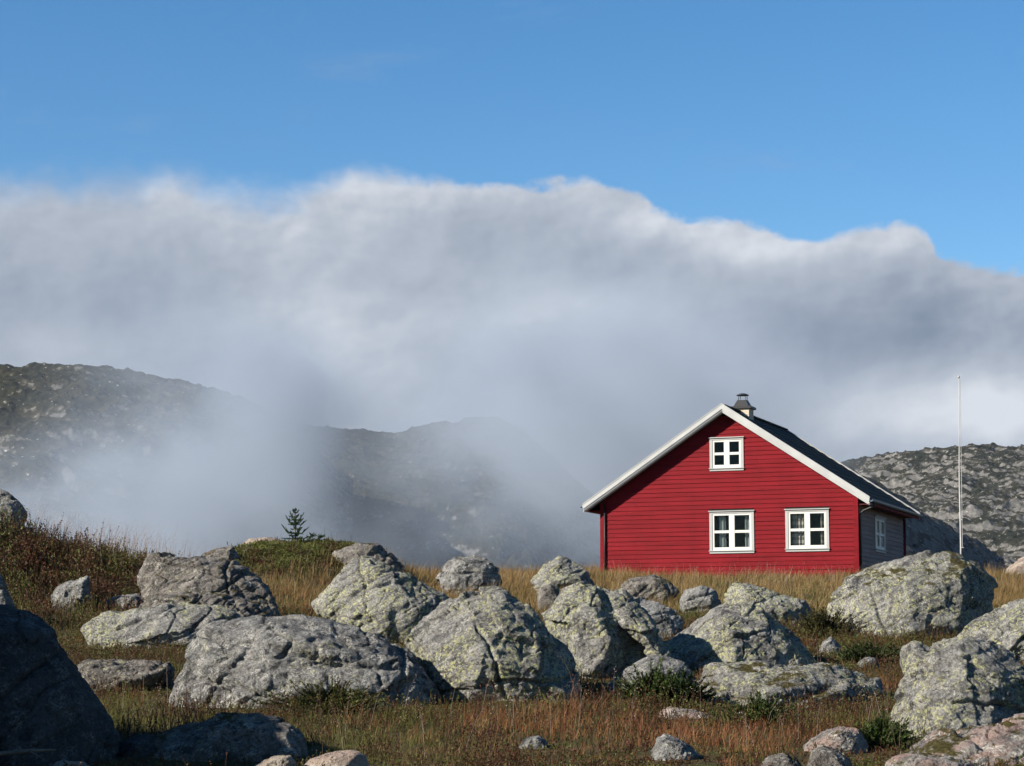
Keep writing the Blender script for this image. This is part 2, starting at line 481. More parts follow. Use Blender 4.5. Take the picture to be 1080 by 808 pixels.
# --- left middle
rock('broad layered rock with a flat dark top below the horizon', [([(140,618),(146,600),(156,585),(176,584),(214,590),(246,592),(270,603),(286,620),(295,642),(290,660),(160,655),(143,630)],
     [(160,592,.3),(230,602,.5),(275,625,.5),(150,615,.4),(200,625,.8),(280,645,.5)])], mat='brown_rock', Y=38.5, thick=2.2, rough=1.3, strata=1.6)
rock('low dark ledge running along the front of the layered rock', [([(140,646),(158,630),(200,624),(250,628),(285,640),(292,655),(270,668),(160,670)],
     [(180,634,.4),(250,638,.5),(220,655,.6)])], mat='brown_rock', Y=36, thick=1.3, rough=1.3, strata=1.6)
rock('wide low rock face with yellow lichen patches below the layered rock', [([(84,660),(112,646),(142,640),(180,633),(236,638),(262,650),(258,668),(205,680),(150,685),(100,678)],
     [(120,655,.3),(178,645,.4),(232,650,.35),(150,668,.6),(205,665,.55),(190,655,.3)])], mat='lichen_rock', Y=33.5, thick=1.5)
rock('thin grey ledge beside the layered rock', [([(110,634),(124,628),(146,626),(156,634),(150,645),(112,645)], None)], mat='grey_rock', Y=38, thick=.6, name='stone', group=G_ST)
rock('pale grey stone half hidden in yellow grass under the heather hump', [([(54,628),(62,616),(78,610),(94,607),(96,630),(80,645),(56,640)], None)], mat='grey_rock', Y=38.5, thick=.5, name='stone', group=G_ST)
rock('low dark ledge with a pale front in the heath', [([(76,706),(84,696),(140,698),(178,698),(186,706),(178,728),(120,742),(80,738)], [(90,704,.4),(170,706,.4),(130,720,.6),(95,730,.5)])], mat='brown_rock', Y=27.0, thick=1.3, strata=1.6, rough=1.2)
rock('grey rock resting on top of the heather hump at the left edge', [([(-50,515),(-10,513),(5,518),(22,532),(28,543),(30,560),(15,585),(-50,585)], None)], mat='grey_rock', Y=45.5, thick=1.0)
rock('small brown rock at the left end of the knoll', [([(206,594),(213,583),(230,578),(246,577),(254,590),(240,602),(208,602)], None)], mat='brown_rock', Y=53, thick=.8)
rock('pale flat stone on the crown of the knoll', [([(252,576),(262,568),(284,566),(302,571),(300,582),(256,582)], None)], mat='tan_rock', Y=56.5, thick=.6, name='stone', group=G_ST, rough=.6)
rock('dark lumpy outcrop at the right end of the knoll', [([(350,582),(374,573),(398,573),(414,582),(428,597),(420,610),(360,606)], None)], mat='brown_rock', Y=53.5, thick=1.4, rough=1.3)
# --- centre
rock('pointed pale boulder with lichen and a dark right slope', [([(329,637),(348,615),(374,588),(386,584),(400,589),(430,604),(460,620),(480,632),(468,650),(440,672),(420,682),(386,676),(345,655)],
     [(380,592,.2),(404,600,.35),(432,640,.75),(444,668,.7),(395,655,.8),(352,642,.4),(408,630,.65)])], mat='lichen_rock', Y=33.0, thick=1.7)
rock('rounded grey boulder on the skyline in golden grass left of the pyramid boulder', [([(458,609),(466,596),(480,587),(496,585),(515,590),(527,602),(531,614),(515,628),(490,630),(465,620)],
     [(482,592,.35),(484,612,.45),(512,598,.3),(515,618,.35)])], mat='grey_rock', Y=47, thick=1.1)
rock('pale pyramid shaped boulder on the skyline left of the house', [([(558,612),(574,594),(590,586),(602,590),(620,604),(630,618),(605,632),(568,626)],
     [(588,592,.15),(592,612,.45),(570,612,.3),(612,612,.3)])], mat='lichen_rock', Y=50, thick=1.2)
rock('small brownish stone below the pale pyramid boulder', [([(566,632),(570,619),(580,615),(591,621),(590,640),(568,646)], None)], mat='brown_rock', Y=44, thick=.4, name='stone', group=G_ST)
rock('large rounded boulder covered in yellow lichen at the centre of the row', [([(423,680),(440,655),(462,636),(490,624),(520,621),(548,632),(574,655),(600,684),(615,704),(618,722),(604,745),(560,752),(520,748),(470,735),(440,705)],
     [(450,668,.35),(490,640,.35),(540,640,.30),(596,703,.30),(562,742,.75),(560,712,.80),(510,690,.90),(460,700,.65),(500,735,.85),(575,705,.62)])], mat='lichen_rock', Y=25.6, thick=1.8, rough=1.1)
rock('pale lichen stone peeping over the large rounded boulder', [([(506,628),(518,618),(534,619),(550,632),(545,690),(508,690)], None)], mat='lichen_rock', Y=30, thick=.6)
rock('cracked boulder with bright lichen and a black hollow beneath it',
     [([(567,646),(588,633),(620,624),(636,624),(652,640),(668,672),(652,694),(634,716),(612,706),(590,680)], [(590,640,.3),(632,634,.45),(640,672,.65),(626,708,.7),(600,680,.5),(612,650,.55)]),
      ([(630,626),(655,621),(672,636),(690,658),(704,680),(710,700),(690,672),(668,672),(640,655)], [(645,640,.4),(668,668,.5),(695,672,.35)]),
      ([(580,640),(592,622),(604,610),(616,610),(646,621),(632,636),(600,641)], [(606,616,.35),(600,632,.45),(636,628,.3)]),
      ([(655,660),(690,665),(706,690),(712,730),(680,735),(650,730)], [(680,700,-.1)])], mat='lichen_rock', Y=29.0, thick=1.5, rough=1.0, cuts=3)
rock('smooth domed boulder with a shaded right side below the cracked boulder', [([(640,722),(658,705),(684,692),(702,690),(722,697),(735,712),(740,730),(700,745),(650,742)],
     [(690,700,.25),(704,730,.5),(664,722,.4)])], mat='grey_rock', Y=26.4, thick=.9, cuts=2, smooth=8, rough=.5)
rock('grey shaded boulder behind the cracked boulder', [([(640,640),(660,628),(690,632),(714,644),(722,656),(714,672),(690,680),(655,670)], [(690,640,.3),(705,662,.35),(670,650,.4)])], mat='grey_rock', Y=37, thick=1.1)
rock('flat topped rock in the grass below the left wall of the house', [([(648,624),(664,610),(690,605),(706,612),(718,624),(700,638),(655,638)], [(690,612,.3),(670,622,.35),(705,626,.3)])], mat='brown_rock', Y=45, thick=1.1)
rock('small lichen rock among green tufts below the house', [([(715,634),(722,622),(740,617),(756,622),(762,636),(745,648),(718,646)], None)], mat='grey_rock', Y=43.5, thick=.8)
rock('long pale rock running down to the right in the grass below the house', [([(762,634),(766,620),(776,613),(800,619),(826,628),(840,636),(850,633),(858,648),(850,664),(790,668),(764,655)],
     [(780,620,.2),(800,632,.5),(835,642,.5),(780,650,.6)])], mat='lichen_rock', Y=39.5, thick=1.2)
rock('broad pyramid boulder with pale left face and dark right slope', [([(698,676),(730,656),(758,638),(784,633),(802,640),(826,660),(850,680),(860,698),(836,712),(780,718),(730,714),(706,700)],
     [(784,640,.2),(806,655,.45),(824,680,.65),(830,706,.6),(770,700,.95),(725,690,.5),(775,670,.8)])], mat='lichen_rock', Y=30.0, thick=1.9)
rock('low mossy slab with a steep black right end',
     [([(732,716),(742,702),(780,700),(856,697),(886,700),(920,711),(930,725),(900,745),(850,765),(800,772),(750,765)], [(768,722,.4),(790,715,.4),(850,712,.35),(764,755,.75),(812,750,.9)]),
      ([(818,768),(832,744),(870,728),(900,716),(930,714),(938,735),(930,765),(870,780)], [(836,748,1.15),(884,727,.45),(928,724,-.15),(826,768,1.3),(925,762,-.1)])], mat='mossy_rock', Y=25.2, thick=1.6, rough=1.0, foot=-.25)
# --- right
rock('biggest boulder on the right with mossy ledges standing before the flagpole', [([(874,645),(876,628),(892,609),(912,601),(948,590),(978,583),(1002,582),(1022,586),(1040,597),(1053,611),(1052,628),(1046,650),(1010,680),(930,690),(898,684),(880,662)],
     [(882,632,.25),(908,618,.45),(960,602,.5),(996,594,.4),(1030,606,.45),(1043,640,.5),(960,625,.9),(900,640,.55),(960,668,1.2),(908,668,.8),(1010,660,.9)])], mat='mossy_rock', Y=36.0, thick=2.4, rough=1.25)
rock('yellowish sloping boulder at the right edge', [([(1008,672),(1030,653),(1058,638),(1082,628),(1130,622),(1140,690),(1080,700),(1030,694)], [(1060,655,.4),(1100,645,.4),(1070,680,.6),(1030,670,.3)])], mat='lichen_rock', Y=31, thick=1.6, strata=1.5)
rock('tall boulder at the right edge with a bright lichen cap and black right side', [([(930,782),(940,750),(952,715),(956,695),(984,675),(1012,670),(1036,672),(1066,690),(1094,722),(1106,770),(1060,790),(1000,798),(945,802)],
     [(985,684,.25),(1020,680,.3),(1040,712,.62),(1051,760,.8),(970,735,.5),(1000,745,.85),(1010,710,.65),(960,785,.8),(1010,790,1.0)]),
     ([(949,694),(951,680),(960,673),(973,676),(986,684),(990,715),(958,730)], [(964,680,.2),(980,695,.35)])], mat='lichen_rock', Y=21.8, thick=1.7, rough=1.0, foot=.05)
rock('slab in the bottom right corner with a pink edge and dark face', [([(930,815),(950,792),(986,772),(1030,763),(1082,755),(1140,750),(1140,840),(925,840)],
     [(1000,788,.4),(1030,770,.2),(1006,815,.75),(1090,770,.35),(1090,820,.8),(960,808,.45)])], mat='pink_rock', Y=19.8, thick=1.2, rough=1.1)
rock('smaller pale rock below the pink edged corner slab', [([(922,822),(942,798),(970,792),(1000,797),(1024,806),(1040,830),(925,835)], None)], mat='pink_rock', Y=18.8, thick=.6)
rock('low pinkish stone sunk in the grass beside a green bush at lower right', [([(846,786),(868,770),(888,765),(906,770),(918,788),(914,806),(850,800)], [(885,772,.2),(900,790,.25),(870,788,.25)])], mat='pink_rock', Y=20.5, thick=.55, name='stone', group=G_ST)
rock('dark pointed stone in front of the low pinkish stone at lower right', [([(850,812),(856,791),(866,786),(882,790),(896,801),(902,822),(855,825)], None)], mat='brown_rock', Y=19.2, thick=.45, name='stone', group=G_ST)
rock('tilted grey stone in the brown foreground grass', [([(686,796),(692,777),(700,774),(726,784),(740,798),(720,812),(688,812)], None)], mat='grey_rock', Y=19.9, thick=.5, name='stone', group=G_ST)
rock('little stone alone in the middle of the foreground grass', [([(547,788),(554,778),(568,775),(578,782),(577,794),(550,796)], None)], mat='grey_rock', Y=20.9, thick=.3, name='stone', group=G_ST)
rock('dark crumbly stone at the lower edge of the view', [([(796,812),(810,798),(830,793),(846,804),(850,825),(800,825)], None)], mat='brown_rock', Y=19.0, thick=.5, name='stone', group=G_ST)
rock('pinkish rubble stone under the low mossy slab', [([(690,752),(706,745),(740,750),(768,762),(760,772),(700,770)], None)], mat='pink_rock', Y=23.8, thick=.5, name='stone', group=G_ST)
rock('small three sided stone left of the biggest boulder', [([(861,690),(868,677),(877,671),(887,681),(886,698),(864,700)], None)], mat='grey_rock', Y=33, thick=.35, name='stone', group=G_ST)
rock('tiny grey stone by the dark green cushion plant', [([(903,700),(914,692),(926,694),(928,704),(906,707)], None)], mat='grey_rock', Y=30.5, thick=.3, name='stone', group=G_ST)
rock('pinkish rock far off on the skyline at the right edge', [([(1060,600),(1068,592),(1082,587),(1112,590),(1118,614),(1062,614)], None)], mat='tan_rock', Y=66, thick=1.4)
# out of the frame to the left: the crag whose shade lies over the near left corner
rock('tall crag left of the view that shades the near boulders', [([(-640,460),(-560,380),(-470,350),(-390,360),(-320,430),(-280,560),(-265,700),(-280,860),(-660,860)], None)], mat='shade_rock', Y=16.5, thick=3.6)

# ------------------------------------------------------------------ where rocks and house stand, nothing grows
CELL = .06
OX, OY = -24., 12.
OCC = np.zeros((900, 1200), bool)
for V in ROCK_TOPS:
    zz = tz(V[:, 0], V[:, 1], False)
    k = V[:, 2] > zz+.05
    i = ((V[k, 0]-OX)/CELL).astype(int); j = ((V[k, 1]-OY)/CELL).astype(int)
    ok = (i >= 0) & (i < 900) & (j >= 0) & (j < 1200)
    OCC[i[ok], j[ok]] = True
def dil(A):
    B = A.copy(); B[1:] |= A[:-1]; B[:-1] |= A[1:]; B[:, 1:] |= A[:, :-1]; B[:, :-1] |= A[:, 1:]; return B
def ero(A): return ~dil(~A)
OCC = ero(ero(dil(dil(OCC))))
def free(x, y):
    i = np.clip(((x-OX)/CELL).astype(int), 0, 899); j = np.clip(((y-OY)/CELL).astype(int), 0, 1199)
    return ~OCC[i, j]

# ------------------------------------------------------------------ house
def build_house():
    TH = math.atan(923*CP/F)
    u = Vector((math.cos(TH), -math.sin(TH), 0)); v = Vector((math.sin(TH), math.cos(TH), 0))
    W = 8.0
    lo, hi_ = 40., 100.
    for _ in range(50):
        Yr = (lo+hi_)/2
        R = at(905, 600, Yr)
        Lp = R-u*W
        if proj(Lp)[0] < 635: lo = Yr
        else: hi_ = Yr
    R = at(905, 600, Yr); L0 = R-u*W
    z0 = min(tz1(L0.x, L0.y), tz1(R.x, R.y))-.15
    org = Vector((L0.x, L0.y, z0))
    def wp(x, y, z): return org+u*x+v*y+Vector((0, 0, z))
    def solve_z(x, y, row):
        a, b = -3., 12.
        for _ in range(50):
            c = (a+b)/2
            if proj(wp(x, y, c))[1] > row: a = c
            else: b = c
        return c
    def solve_x(y, z, px):
        a, b = -5., 15.
        for _ in range(50):
            c = (a+b)/2
            if proj(wp(c, y, z))[0] < px: a = c
            else: b = c
        return c
    def solve_y(x, z, px):
        a, b = -5., 25.
        for _ in range(50):
            c = (a+b)/2
            if proj(wp(x, c, z))[0] < px: a = c
            else: b = c
        return c
    D = solve_y(W, 1.5, 953)
    OV, EO = .45, .46                       # gable and eave overhangs
    za = solve_z(W/2, -OV, 427); ze = solve_z(W+EO, -OV, 525)
    SL = (za-ze)/(W/2+EO)
    print('HOUSE', 'Y', Yr, 'W', W, 'D', D, 'apex', za, 'eave', ze, 'slope', SL)
    root = empty('house', org, -TH)
    tag(root, 'red wooden cabin with white windows and dark roof on the crest', 'house')
    red = mat_wood('red_paint', (.135,.0045,.0085), .7); grey = mat_wood('weathered_white', (.185,.142,.140), .7)
    white = mat_plain('white_paint', (.50,.50,.48), .5, .05, 3.); casing = mat_plain('grey_white_paint', (.30,.305,.30), .55, .07, 3.)
    barge = mat_plain('bargeboard_paint', (.33,.338,.34), .55, .12, 2.)
    felt = mat_plain('roofing_felt', (.012,.017,.015), .95, .25, 4., .5)
    dark = mat_plain('interior_dark', (.022,.02,.018), .9)
    metal = mat_plain('zinc', (.16,.20,.26), .4, .1, 3., .05, .5, metallic=.2)
    black = mat_plain('black_metal', (.012,.013,.015), .5)
    brick = mat_brick()
    glass = mat_glass()
    roof_z = lambda x: za-SL*abs(x-W/2)     # top of the roof
    under = lambda x: roof_z(x)-.20
    # openings on the gable, from the photograph's windows
    def opening(x0p, x1p, r0, r1):
        xm0 = solve_x(0, 2, x0p); xm1 = solve_x(0, 2, x1p); xc = (xm0+xm1)/2
        return xm0, xm1, solve_z(xc, 0, r1), solve_z(xc, 0, r0)
    wins = [opening(748.5, 795.5, 539, 583), opening(828.5, 874.5, 537, 581), opening(749.5, 785.5, 461.5, 496)]
    sy0, sy1 = solve_y(W, 1.8, 921.5), solve_y(W, 1.8, 932.5)
    sz0, sz1 = solve_z(W, sy0, 581), solve_z(W, sy0, 544)
    sw = (sy0, sy1, sz0, sz1)
    BH = .134
    def spans(z, ext, ops):
        sp = [ext]
        for a0, a1, b0, b1 in ops:
            if z+BH*.5 > b0-.02 and z+BH*.5 < b1+.02:
                nw = []
                for s0, s1 in sp:
                    if a0 > s0+.01 and a0 < s1: nw.append((s0, a0))
                    if a1 < s1-.01 and a1 > s0: nw.append((a1, s1))
                    if a1 <= s0 or a0 >= s1: nw.append((s0, s1))
                sp = nw
        return sp
    # red lap siding of the gable: every board a wedge, its lower edge standing proud
    mb = MB(); z = 0.; rr = random.Random(4)
    while z < za-.3:
        def ext(zz):
            h = (za-.20-zz)/SL
            return (max(0.0, W/2-h), min(W, W/2+h))
        e0, e1 = ext(z), ext(z+BH)
        if e1[1]-e1[0] < .05: break
        for s0, s1 in spans(z, e0, wins):
            t0 = max(s0, e1[0]) if s0 <= e0[0]+1e-6 else s0
            t1 = min(s1, e1[1]) if s1 >= e0[1]-1e-6 else s1
            cuts_ = sorted(rr.uniform(s0, s1) for _ in range(int((s1-s0)/3.2+rr.random()*.7)))
            kn = [0.]+[(q-s0)/(s1-s0) for q in cuts_]+[1.]
            for ka, kb in zip(kn[:-1], kn[1:]):
                if (kb-ka)*(s1-s0) < .05: continue
                j = rr.uniform(-.0025, .0025); g0, g1 = (.002 if ka > 0 else 0), (.002 if kb < 1 else 0)
                b0_, b1_ = s0+(s1-s0)*ka+g0, s0+(s1-s0)*kb-g1; c0_, c1_ = t0+(t1-t0)*ka+g0, t0+(t1-t0)*kb-g1
                mb.prism([(b0_, -.026+j, z), (b1_, -.026+j, z), (c1_, -.004+j, z+BH+.012), (c0_, -.004+j, z+BH+.012)], (0, .02, 0))
        z += BH
    mb.build('gable_siding', red, root)
    mb = MB(); z = 0.
    while z < under(W)-.05:
        for s0, s1 in spans(z, (0.10, D-.10), [sw]):
            mb.prism([(W+.026, s0, z), (W+.026, s1, z), (W+.004, s1, z+BH+.012), (W+.004, s0, z+BH+.012)], (-.02, 0, 0))
        z += BH
    o = mb.build('side_siding', grey, root); o['label'] = 'weathered pale side wall in shade'
    # inner lining, back and far walls, floors
    mb = MB(); t = .12
    def wall_strips(ops, extf, zmax, put):
        zs = sorted({0., zmax}|{b for o_ in ops for b in (o_[2], o_[3])})
        for a, b in zip(zs[:-1], zs[1:]):
            n = max(1, int((b-a)/.25))
            for k in range(n):
                q0, q1 = a+(b-a)*k/n, a+(b-a)*(k+1)/n
                cur = [extf(q1)]
                for a0, a1, b0, b1 in ops:
                    if b0-1e-4 <= (q0+q1)/2 <= b1+1e-4:
                        cur = [w for s0, s1 in cur for w in ((s0, min(a0, s1)), (max(a1, s0), s1)) if w[1]-w[0] > .01]
                for s0, s1 in cur: put(s0, s1, q0, q1)
    gext = lambda zz: (max(.02, W/2-(za-.24-zz)/SL), min(W-.02, W/2+(za-.24-zz)/SL))
    wall_strips(wins, gext, za-.3, lambda a, b, c, d: mb.box(a, b, .004, t, c, d))
    wall_strips([sw], lambda zz: (t+.01, D-t-.01), under(W)-.02, lambda a, b, c, d: mb.box(W-t, W-.002, a, b, c, d))
    mb.box(.002, t, t+.01, D-t-.01, 0, under(0)-.02)
    wall_strips([], gext, za-.3, lambda a, b, c, d: mb.box(a, b, D-t, D-.004, c, d))
    mb.box(t, W-t, t, D-t, .25, .3); mb.box(t+.3, W-t-.3, t+.01, D-t-.01, 2.75, 2.8)
    mb.build('inner_wall', dark, root)
    # red outer skin of the left and back walls
    mb = MB(); z = 0
    while z < under(0)-.05:
        mb.prism([(-.026, .1, z), (-.026, D-.1, z), (-.004, D-.1, z+BH), (-.004, .1, z+BH)], (.02, 0, 0)); z += BH
    z = 0
    while z < za-.4:
        e = gext(z+BH)
        if e[1]-e[0] > .1: mb.prism([(e[0], D+.026, z), (e[1], D+.026, z), (e[1], D+.004, z+BH), (e[0], D+.004, z+BH)], (0, -.02, 0))
        z += BH
    mb.build('rear_siding', red, root)
    # stone footing
    mb = MB(); mb.box(-.02, W+.02, -.012, D+.02, -.6, .02); mb.build('footing', M['grey_rock'], root)
    # corner boards
    for (x0, x1, y0, y1) in ((-.045, .10, -.045, -.001), (W-.10, W+.045, -.045, -.001), (W+.001, W+.044, -.0, .10), (W+.001, W+.045, D-.10, D+.045), (-.044, -.001, 0, .10)):
        mb = MB(); mb.box(x0, x1, y0, y1, -.02, under(W)-.03 if x0 > 1 else under(0)-.03); mb.build('corner_board', red, root, bevel=.004)
    # roof slab and rake edge
    y0, y1 = -OV+.03, D+OV-.03
    mb = MB()
    for s in (-1, 1):
        xe = W/2+s*(W/2+EO)
        mb.prism([(W/2, y0, za-.01), (xe, y0, ze-.01), (xe, y0, ze-.13), (W/2, y0, za-.13)], (0, y1-y0, 0))
    rf = mb.build('roof', felt, root)
    rib = MB()
    for k in range(1, 14):
        fr = k/14.
        for s in (-1, 1):
            x = W/2+s*fr*(W/2+EO); rib.box(x-.02, x+.02, y0+.02, y1-.02, roof_z(x)-.02, roof_z(x)+.003)
    rib.box(W/2-.11, W/2+.11, y0, y1, za-.04, za+.012)
    rib.build('felt_lap', felt, rf)
    # bargeboards (front and back, both rakes) with a capping
    for yy, w_ in ((-OV, .03), (D+OV-.03, .03)):
        for s in (-1, 1):
            xe = W/2+s*(W/2+EO+.02)
            mb = MB()
            for q0, q1, back in ((.02, -.13, 0.), (-.128, -.185, .028), (-.183, -.225, .056)):
                bk = back if yy < 0 else -back
                mb.prism([(W/2, yy+bk, za+q0), (xe, yy+bk, ze+q0-.01), (xe-s*.02, yy+bk, ze+q1+.01), (W/2, yy+bk, za+q1)], (0, w_*.93, 0))
            mb.prism([(W/2, yy-.012, za+.05), (xe, yy-.012, ze+.04), (xe, yy-.012, ze+.012), (W/2, yy-.012, za+.022)], (0, .12 if yy < 0 else -.10, 0))
            mb.build('bargeboard', barge, root)
    # soffit boards under the gable overhang
    for s in (-1, 1):
        mb = MB()
        for k in range(4):
            a = -OV+.09+k*.09
            xe = W/2+s*(W/2+EO)
            mb.prism([(W/2, a, za-.15-.02*(k == 0)), (xe, a, ze-.15-.02*(k == 0)), (xe, a, ze-.175), (W/2, a, za-.175)], (0, .07, 0))
        mb.build('soffit', barge, root)
    # eave soffit and fascia
    for s in (-1, 1):
        xe = W/2+s*(W/2+EO); xw = W if s > 0 else 0
        mb = MB(); lo_x, hi_x = sorted((xe-s*.03, xw+s*.05))
        mb.box(lo_x, hi_x, 0.0, D, ze-.165, ze-.145)
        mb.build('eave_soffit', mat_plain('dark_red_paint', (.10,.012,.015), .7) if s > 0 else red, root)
        mb = MB(); lo_x, hi_x = sorted((xe-s*.028, xe-s*.002)); mb.box(lo_x, hi_x, -OV+.04, D+OV-.04, ze-.19, ze-.135)
        mb.build('fascia', barge if s < 0 else red, root)
        g = MB(); cx = xe+s*.055; ring = []
        for k in range(9):
            a = PI+PI*k/8; ring.append((cx+.062*math.cos(a), -OV+.02, ze-.05+.062*math.sin(a)))
        ring2 = [(x*1.0, y, zz+.006) for x, y, zz in ring[::-1]]
        g.prism(ring+[(cx+.055, -OV+.02, ze-.045)]+[(cx+.05*math.cos(PI+PI*k/8), -OV+.02, ze-.045+.05*math.sin(PI+PI*k/8)) for k in range(8, -1, -1)], (0, D+2*OV-.04, 0))
        g.build('gutter', metal, root)
    # downspouts
    dz = ze-.12
    for s, xx, yy in ((1, W+.075, .07), (1, W+.075, D-.02), (-1, -.03, -.085)):
        xe = W/2+s*(W/2+EO)+s*.05
        mb = MB()
        if yy < 0: mb.tube([(.115, -.065, -.05), (.115, -.065, under(0)-.02)], .026)
        else: mb.tube([(xe, yy, dz), (xe-.02, yy, dz-.10), (xx+.1, yy, dz-.22), (xx, yy, dz-.32), (xx, yy, -.1)] if yy < 1 else [(xx-.02, yy, ze-.17), (xx-.02, yy, -.1)], .034)
        mb.build('downspout', black, root, smooth=True)
    # windows
    cl = mat_curtain('plain_curtain', False); cp = mat_curtain('checked_curtain', True)
    def window(op, axis, curtains):
        a0, a1, b0, b1 = op
        def bx(mb, p0, p1, d0, d1, q0, q1):
            """p along the wall, d out of the wall (positive outwards), q up"""
            if axis == 'x': mb.box(p0, p1, -d1, -d0, q0, q1)
            else: mb.box(W+d0, W+d1, p0, p1, q0, q1)
        w, h = a1-a0, b1-b0; c = .09
        mb = MB()
        bx(mb, a0, a0+c, .0, .045, b0+.07, b1-.075); bx(mb, a1-c, a1, .0, .045, b0+.07, b1-.075)
        bx(mb, a0, a1, .0, .046, b1-.075, b1-.018)
        bx(mb, a0-.025, a1+.025, -.0, .085, b1-.017, b1+.014)
        cas = mb.build('window', casing, root, bevel=.004)
        mb = MB(); bx(mb, a0-.02, a1+.02, 0, .085, b0+.045, b0+.069); bx(mb, a0, a1, 0, .05, b0-.02, b0+.044)
        mb.build('sill', casing, cas, bevel=.004)
        x0, x1, z0_, z1_ = a0+c+.002, a1-c-.002, b0+.071, b1-.077
        xm = (x0+x1)/2; fr = .055; zm = (z0_+z1_)/2+.01
        mb = MB()
        bx(mb, x0, x0+fr, -.03, .030, z0_, z1_); bx(mb, x1-fr, x1, -.03, .030, z0_, z1_)
        bx(mb, xm-.085, xm+.085, -.03, .031, z0_, z1_)
        for p0, p1 in ((x0+fr, xm-.085), (xm+.085, x1-fr)):
            bx(mb, p0, p1, -.03, .030, z0_, z0_+.095); bx(mb, p0, p1, -.03, .030, z1_-.055, z1_)
            bx(mb, p0, p1, -.02, .024, zm-.04, zm+.04)
        mb.build('frame', white, cas)
        mb = MB()
        for p0, p1 in ((x0+fr, xm-.085), (xm+.085, x1-fr)):
            for q0, q1 in ((z0_+.095, zm-.04), (zm+.04, z1_-.055)): bx(mb, p0, p1, -.004, .004, q0, q1)
        mb.build('pane', glass, cas)
        for f0, f1, m_ in curtains:
            n = 60; V = []; Fc = []
            p0, p1 = x0+(x1-x0)*f0, x0+(x1-x0)*f1
            for i in range(n+1):
                p = p0+(p1-p0)*i/n
                d = -.17+.028*math.sin(i/n*(p1-p0)*58)+.012*math.sin(i*1.3)
                for q in (z0_-.02, z1_+.02):
                    V.append((p, -d, q) if axis == 'x' else (W+d, p, q))
            Fc = [[2*i, 2*i+2, 2*i+3, 2*i+1] for i in range(n)]
            mb = MB(); mb.add(V, Fc); mb.build('curtain', m_, cas, smooth=True)
    window(wins[0], 'x', [(0.13, .30, cl), (.80, .96, cl)])
    window(wins[1], 'x', [(0.05, .37, cp), (.82, .97, cp)])
    window(wins[2], 'x', [])
    window(sw, 'y', [(.05, .9, cl)])
    # chimney on the ridge
    yc = solve_y(W/2+.1, za+.1, 783.5)
    cx = W/2+.10; hw = .27
    zt = solve_z(cx, yc-hw, 430.5)
    mb = MB(); mb.box(cx-hw, cx+hw, yc-hw, yc+hw, za-.6, zt); ch = mb.build('chimney', brick, root, bevel=.006)
    mb = MB()
    mb.box(cx-hw-.07, cx+hw+.07, yc-hw-.07, yc+hw+.07, zt-.01, zt+.06)
    a, b_ = hw-.03, hw-.13; zz0, zz1 = zt+.06, zt+.27
    mb.add([(cx-a, yc-a, zz0), (cx+a, yc-a, zz0), (cx+a, yc+a, zz0), (cx-a, yc+a, zz0), (cx-b_, yc-b_, zz1), (cx+b_, yc-b_, zz1), (cx+b_, yc+b_, zz1), (cx-b_, yc+b_, zz1)],
           [(0,3,2,1),(4,5,6,7),(0,1,5,4),(1,2,6,5),(2,3,7,6),(3,0,4,7)])
    for sx in (-1, 1):
        for sy in (-1, 1): mb.tube([(cx+sx*.11, yc+sy*.11, zz1-.02), (cx+sx*.11, yc+sy*.11, zz1+.16)], .012, 6)
    ring = [(0, .07), (.10, .06), (.19, .02), (.2, 0.), (.0, -.005)]
    n = 16; V = []; Fc = []
    for r, hh in ring:
        for k in range(n): V.append((cx+r*math.cos(2*PI*k/n)*1.0, yc+r*math.sin(2*PI*k/n), zz1+.15+hh))
    for i in range(len(ring)-1):
        Fc += [[i*n+k, i*n+(k+1) % n, (i+1)*n+(k+1) % n, (i+1)*n+k] for k in range(n)]
    mb.add(V, Fc)
    mb.build('chimney_cap', black, ch)
    # a low heap of the plot stays free of plants
    pts = [wp(x, y, 0) for x in np.arange(.1, W, .05) for y in np.arange(.1, D, .05)]
    for p in pts:
        i, j = int((p.x-OX)/CELL), int((p.y-OY)/CELL)
        if 0 <= i < 900 and 0 <= j < 1200: OCC[i, j] = True
    return root

def mat_wood(name, col, rough):
    m, t, out = new_mat(name)
    pos = t.n('ShaderNodeTexCoord').outputs['Object']
    st = t.vm('MULTIPLY', pos, (.7, .7, 7.5))
    a = t.noise(st, 1.0, 3, .5); g = t.noise(t.vm('MULTIPLY', pos, (3, 3, 90)), 1.5, 5, .6); w = t.noise(pos, .9, 5, .6)
    f = t.m('ADD', t.m('MULTIPLY', a, .5), t.m('ADD', t.m('MULTIPLY', g, .25), t.m('MULTIPLY', w, .25)))
    c = t.mix(t.step(f, .35, .65), [v*.80 for v in col], [v*1.2 for v in col])
    c = t.mix(t.m('MULTIPLY', t.step(t.noise(pos, 3.5, 8, .7), .62, .72), .25), c, [min(1, v*1.5+.012) for v in col])
    c = t.mix(t.m('MULTIPLY', t.step(t.noise(t.vm('MULTIPLY', pos, (2.2, 2.2, .5)), 1.3, 6, .65), .46, .72), .30), c, [v*.62 for v in col])
    bsdf(t, out, c, rough, g, .25, .006, .08)
    return m

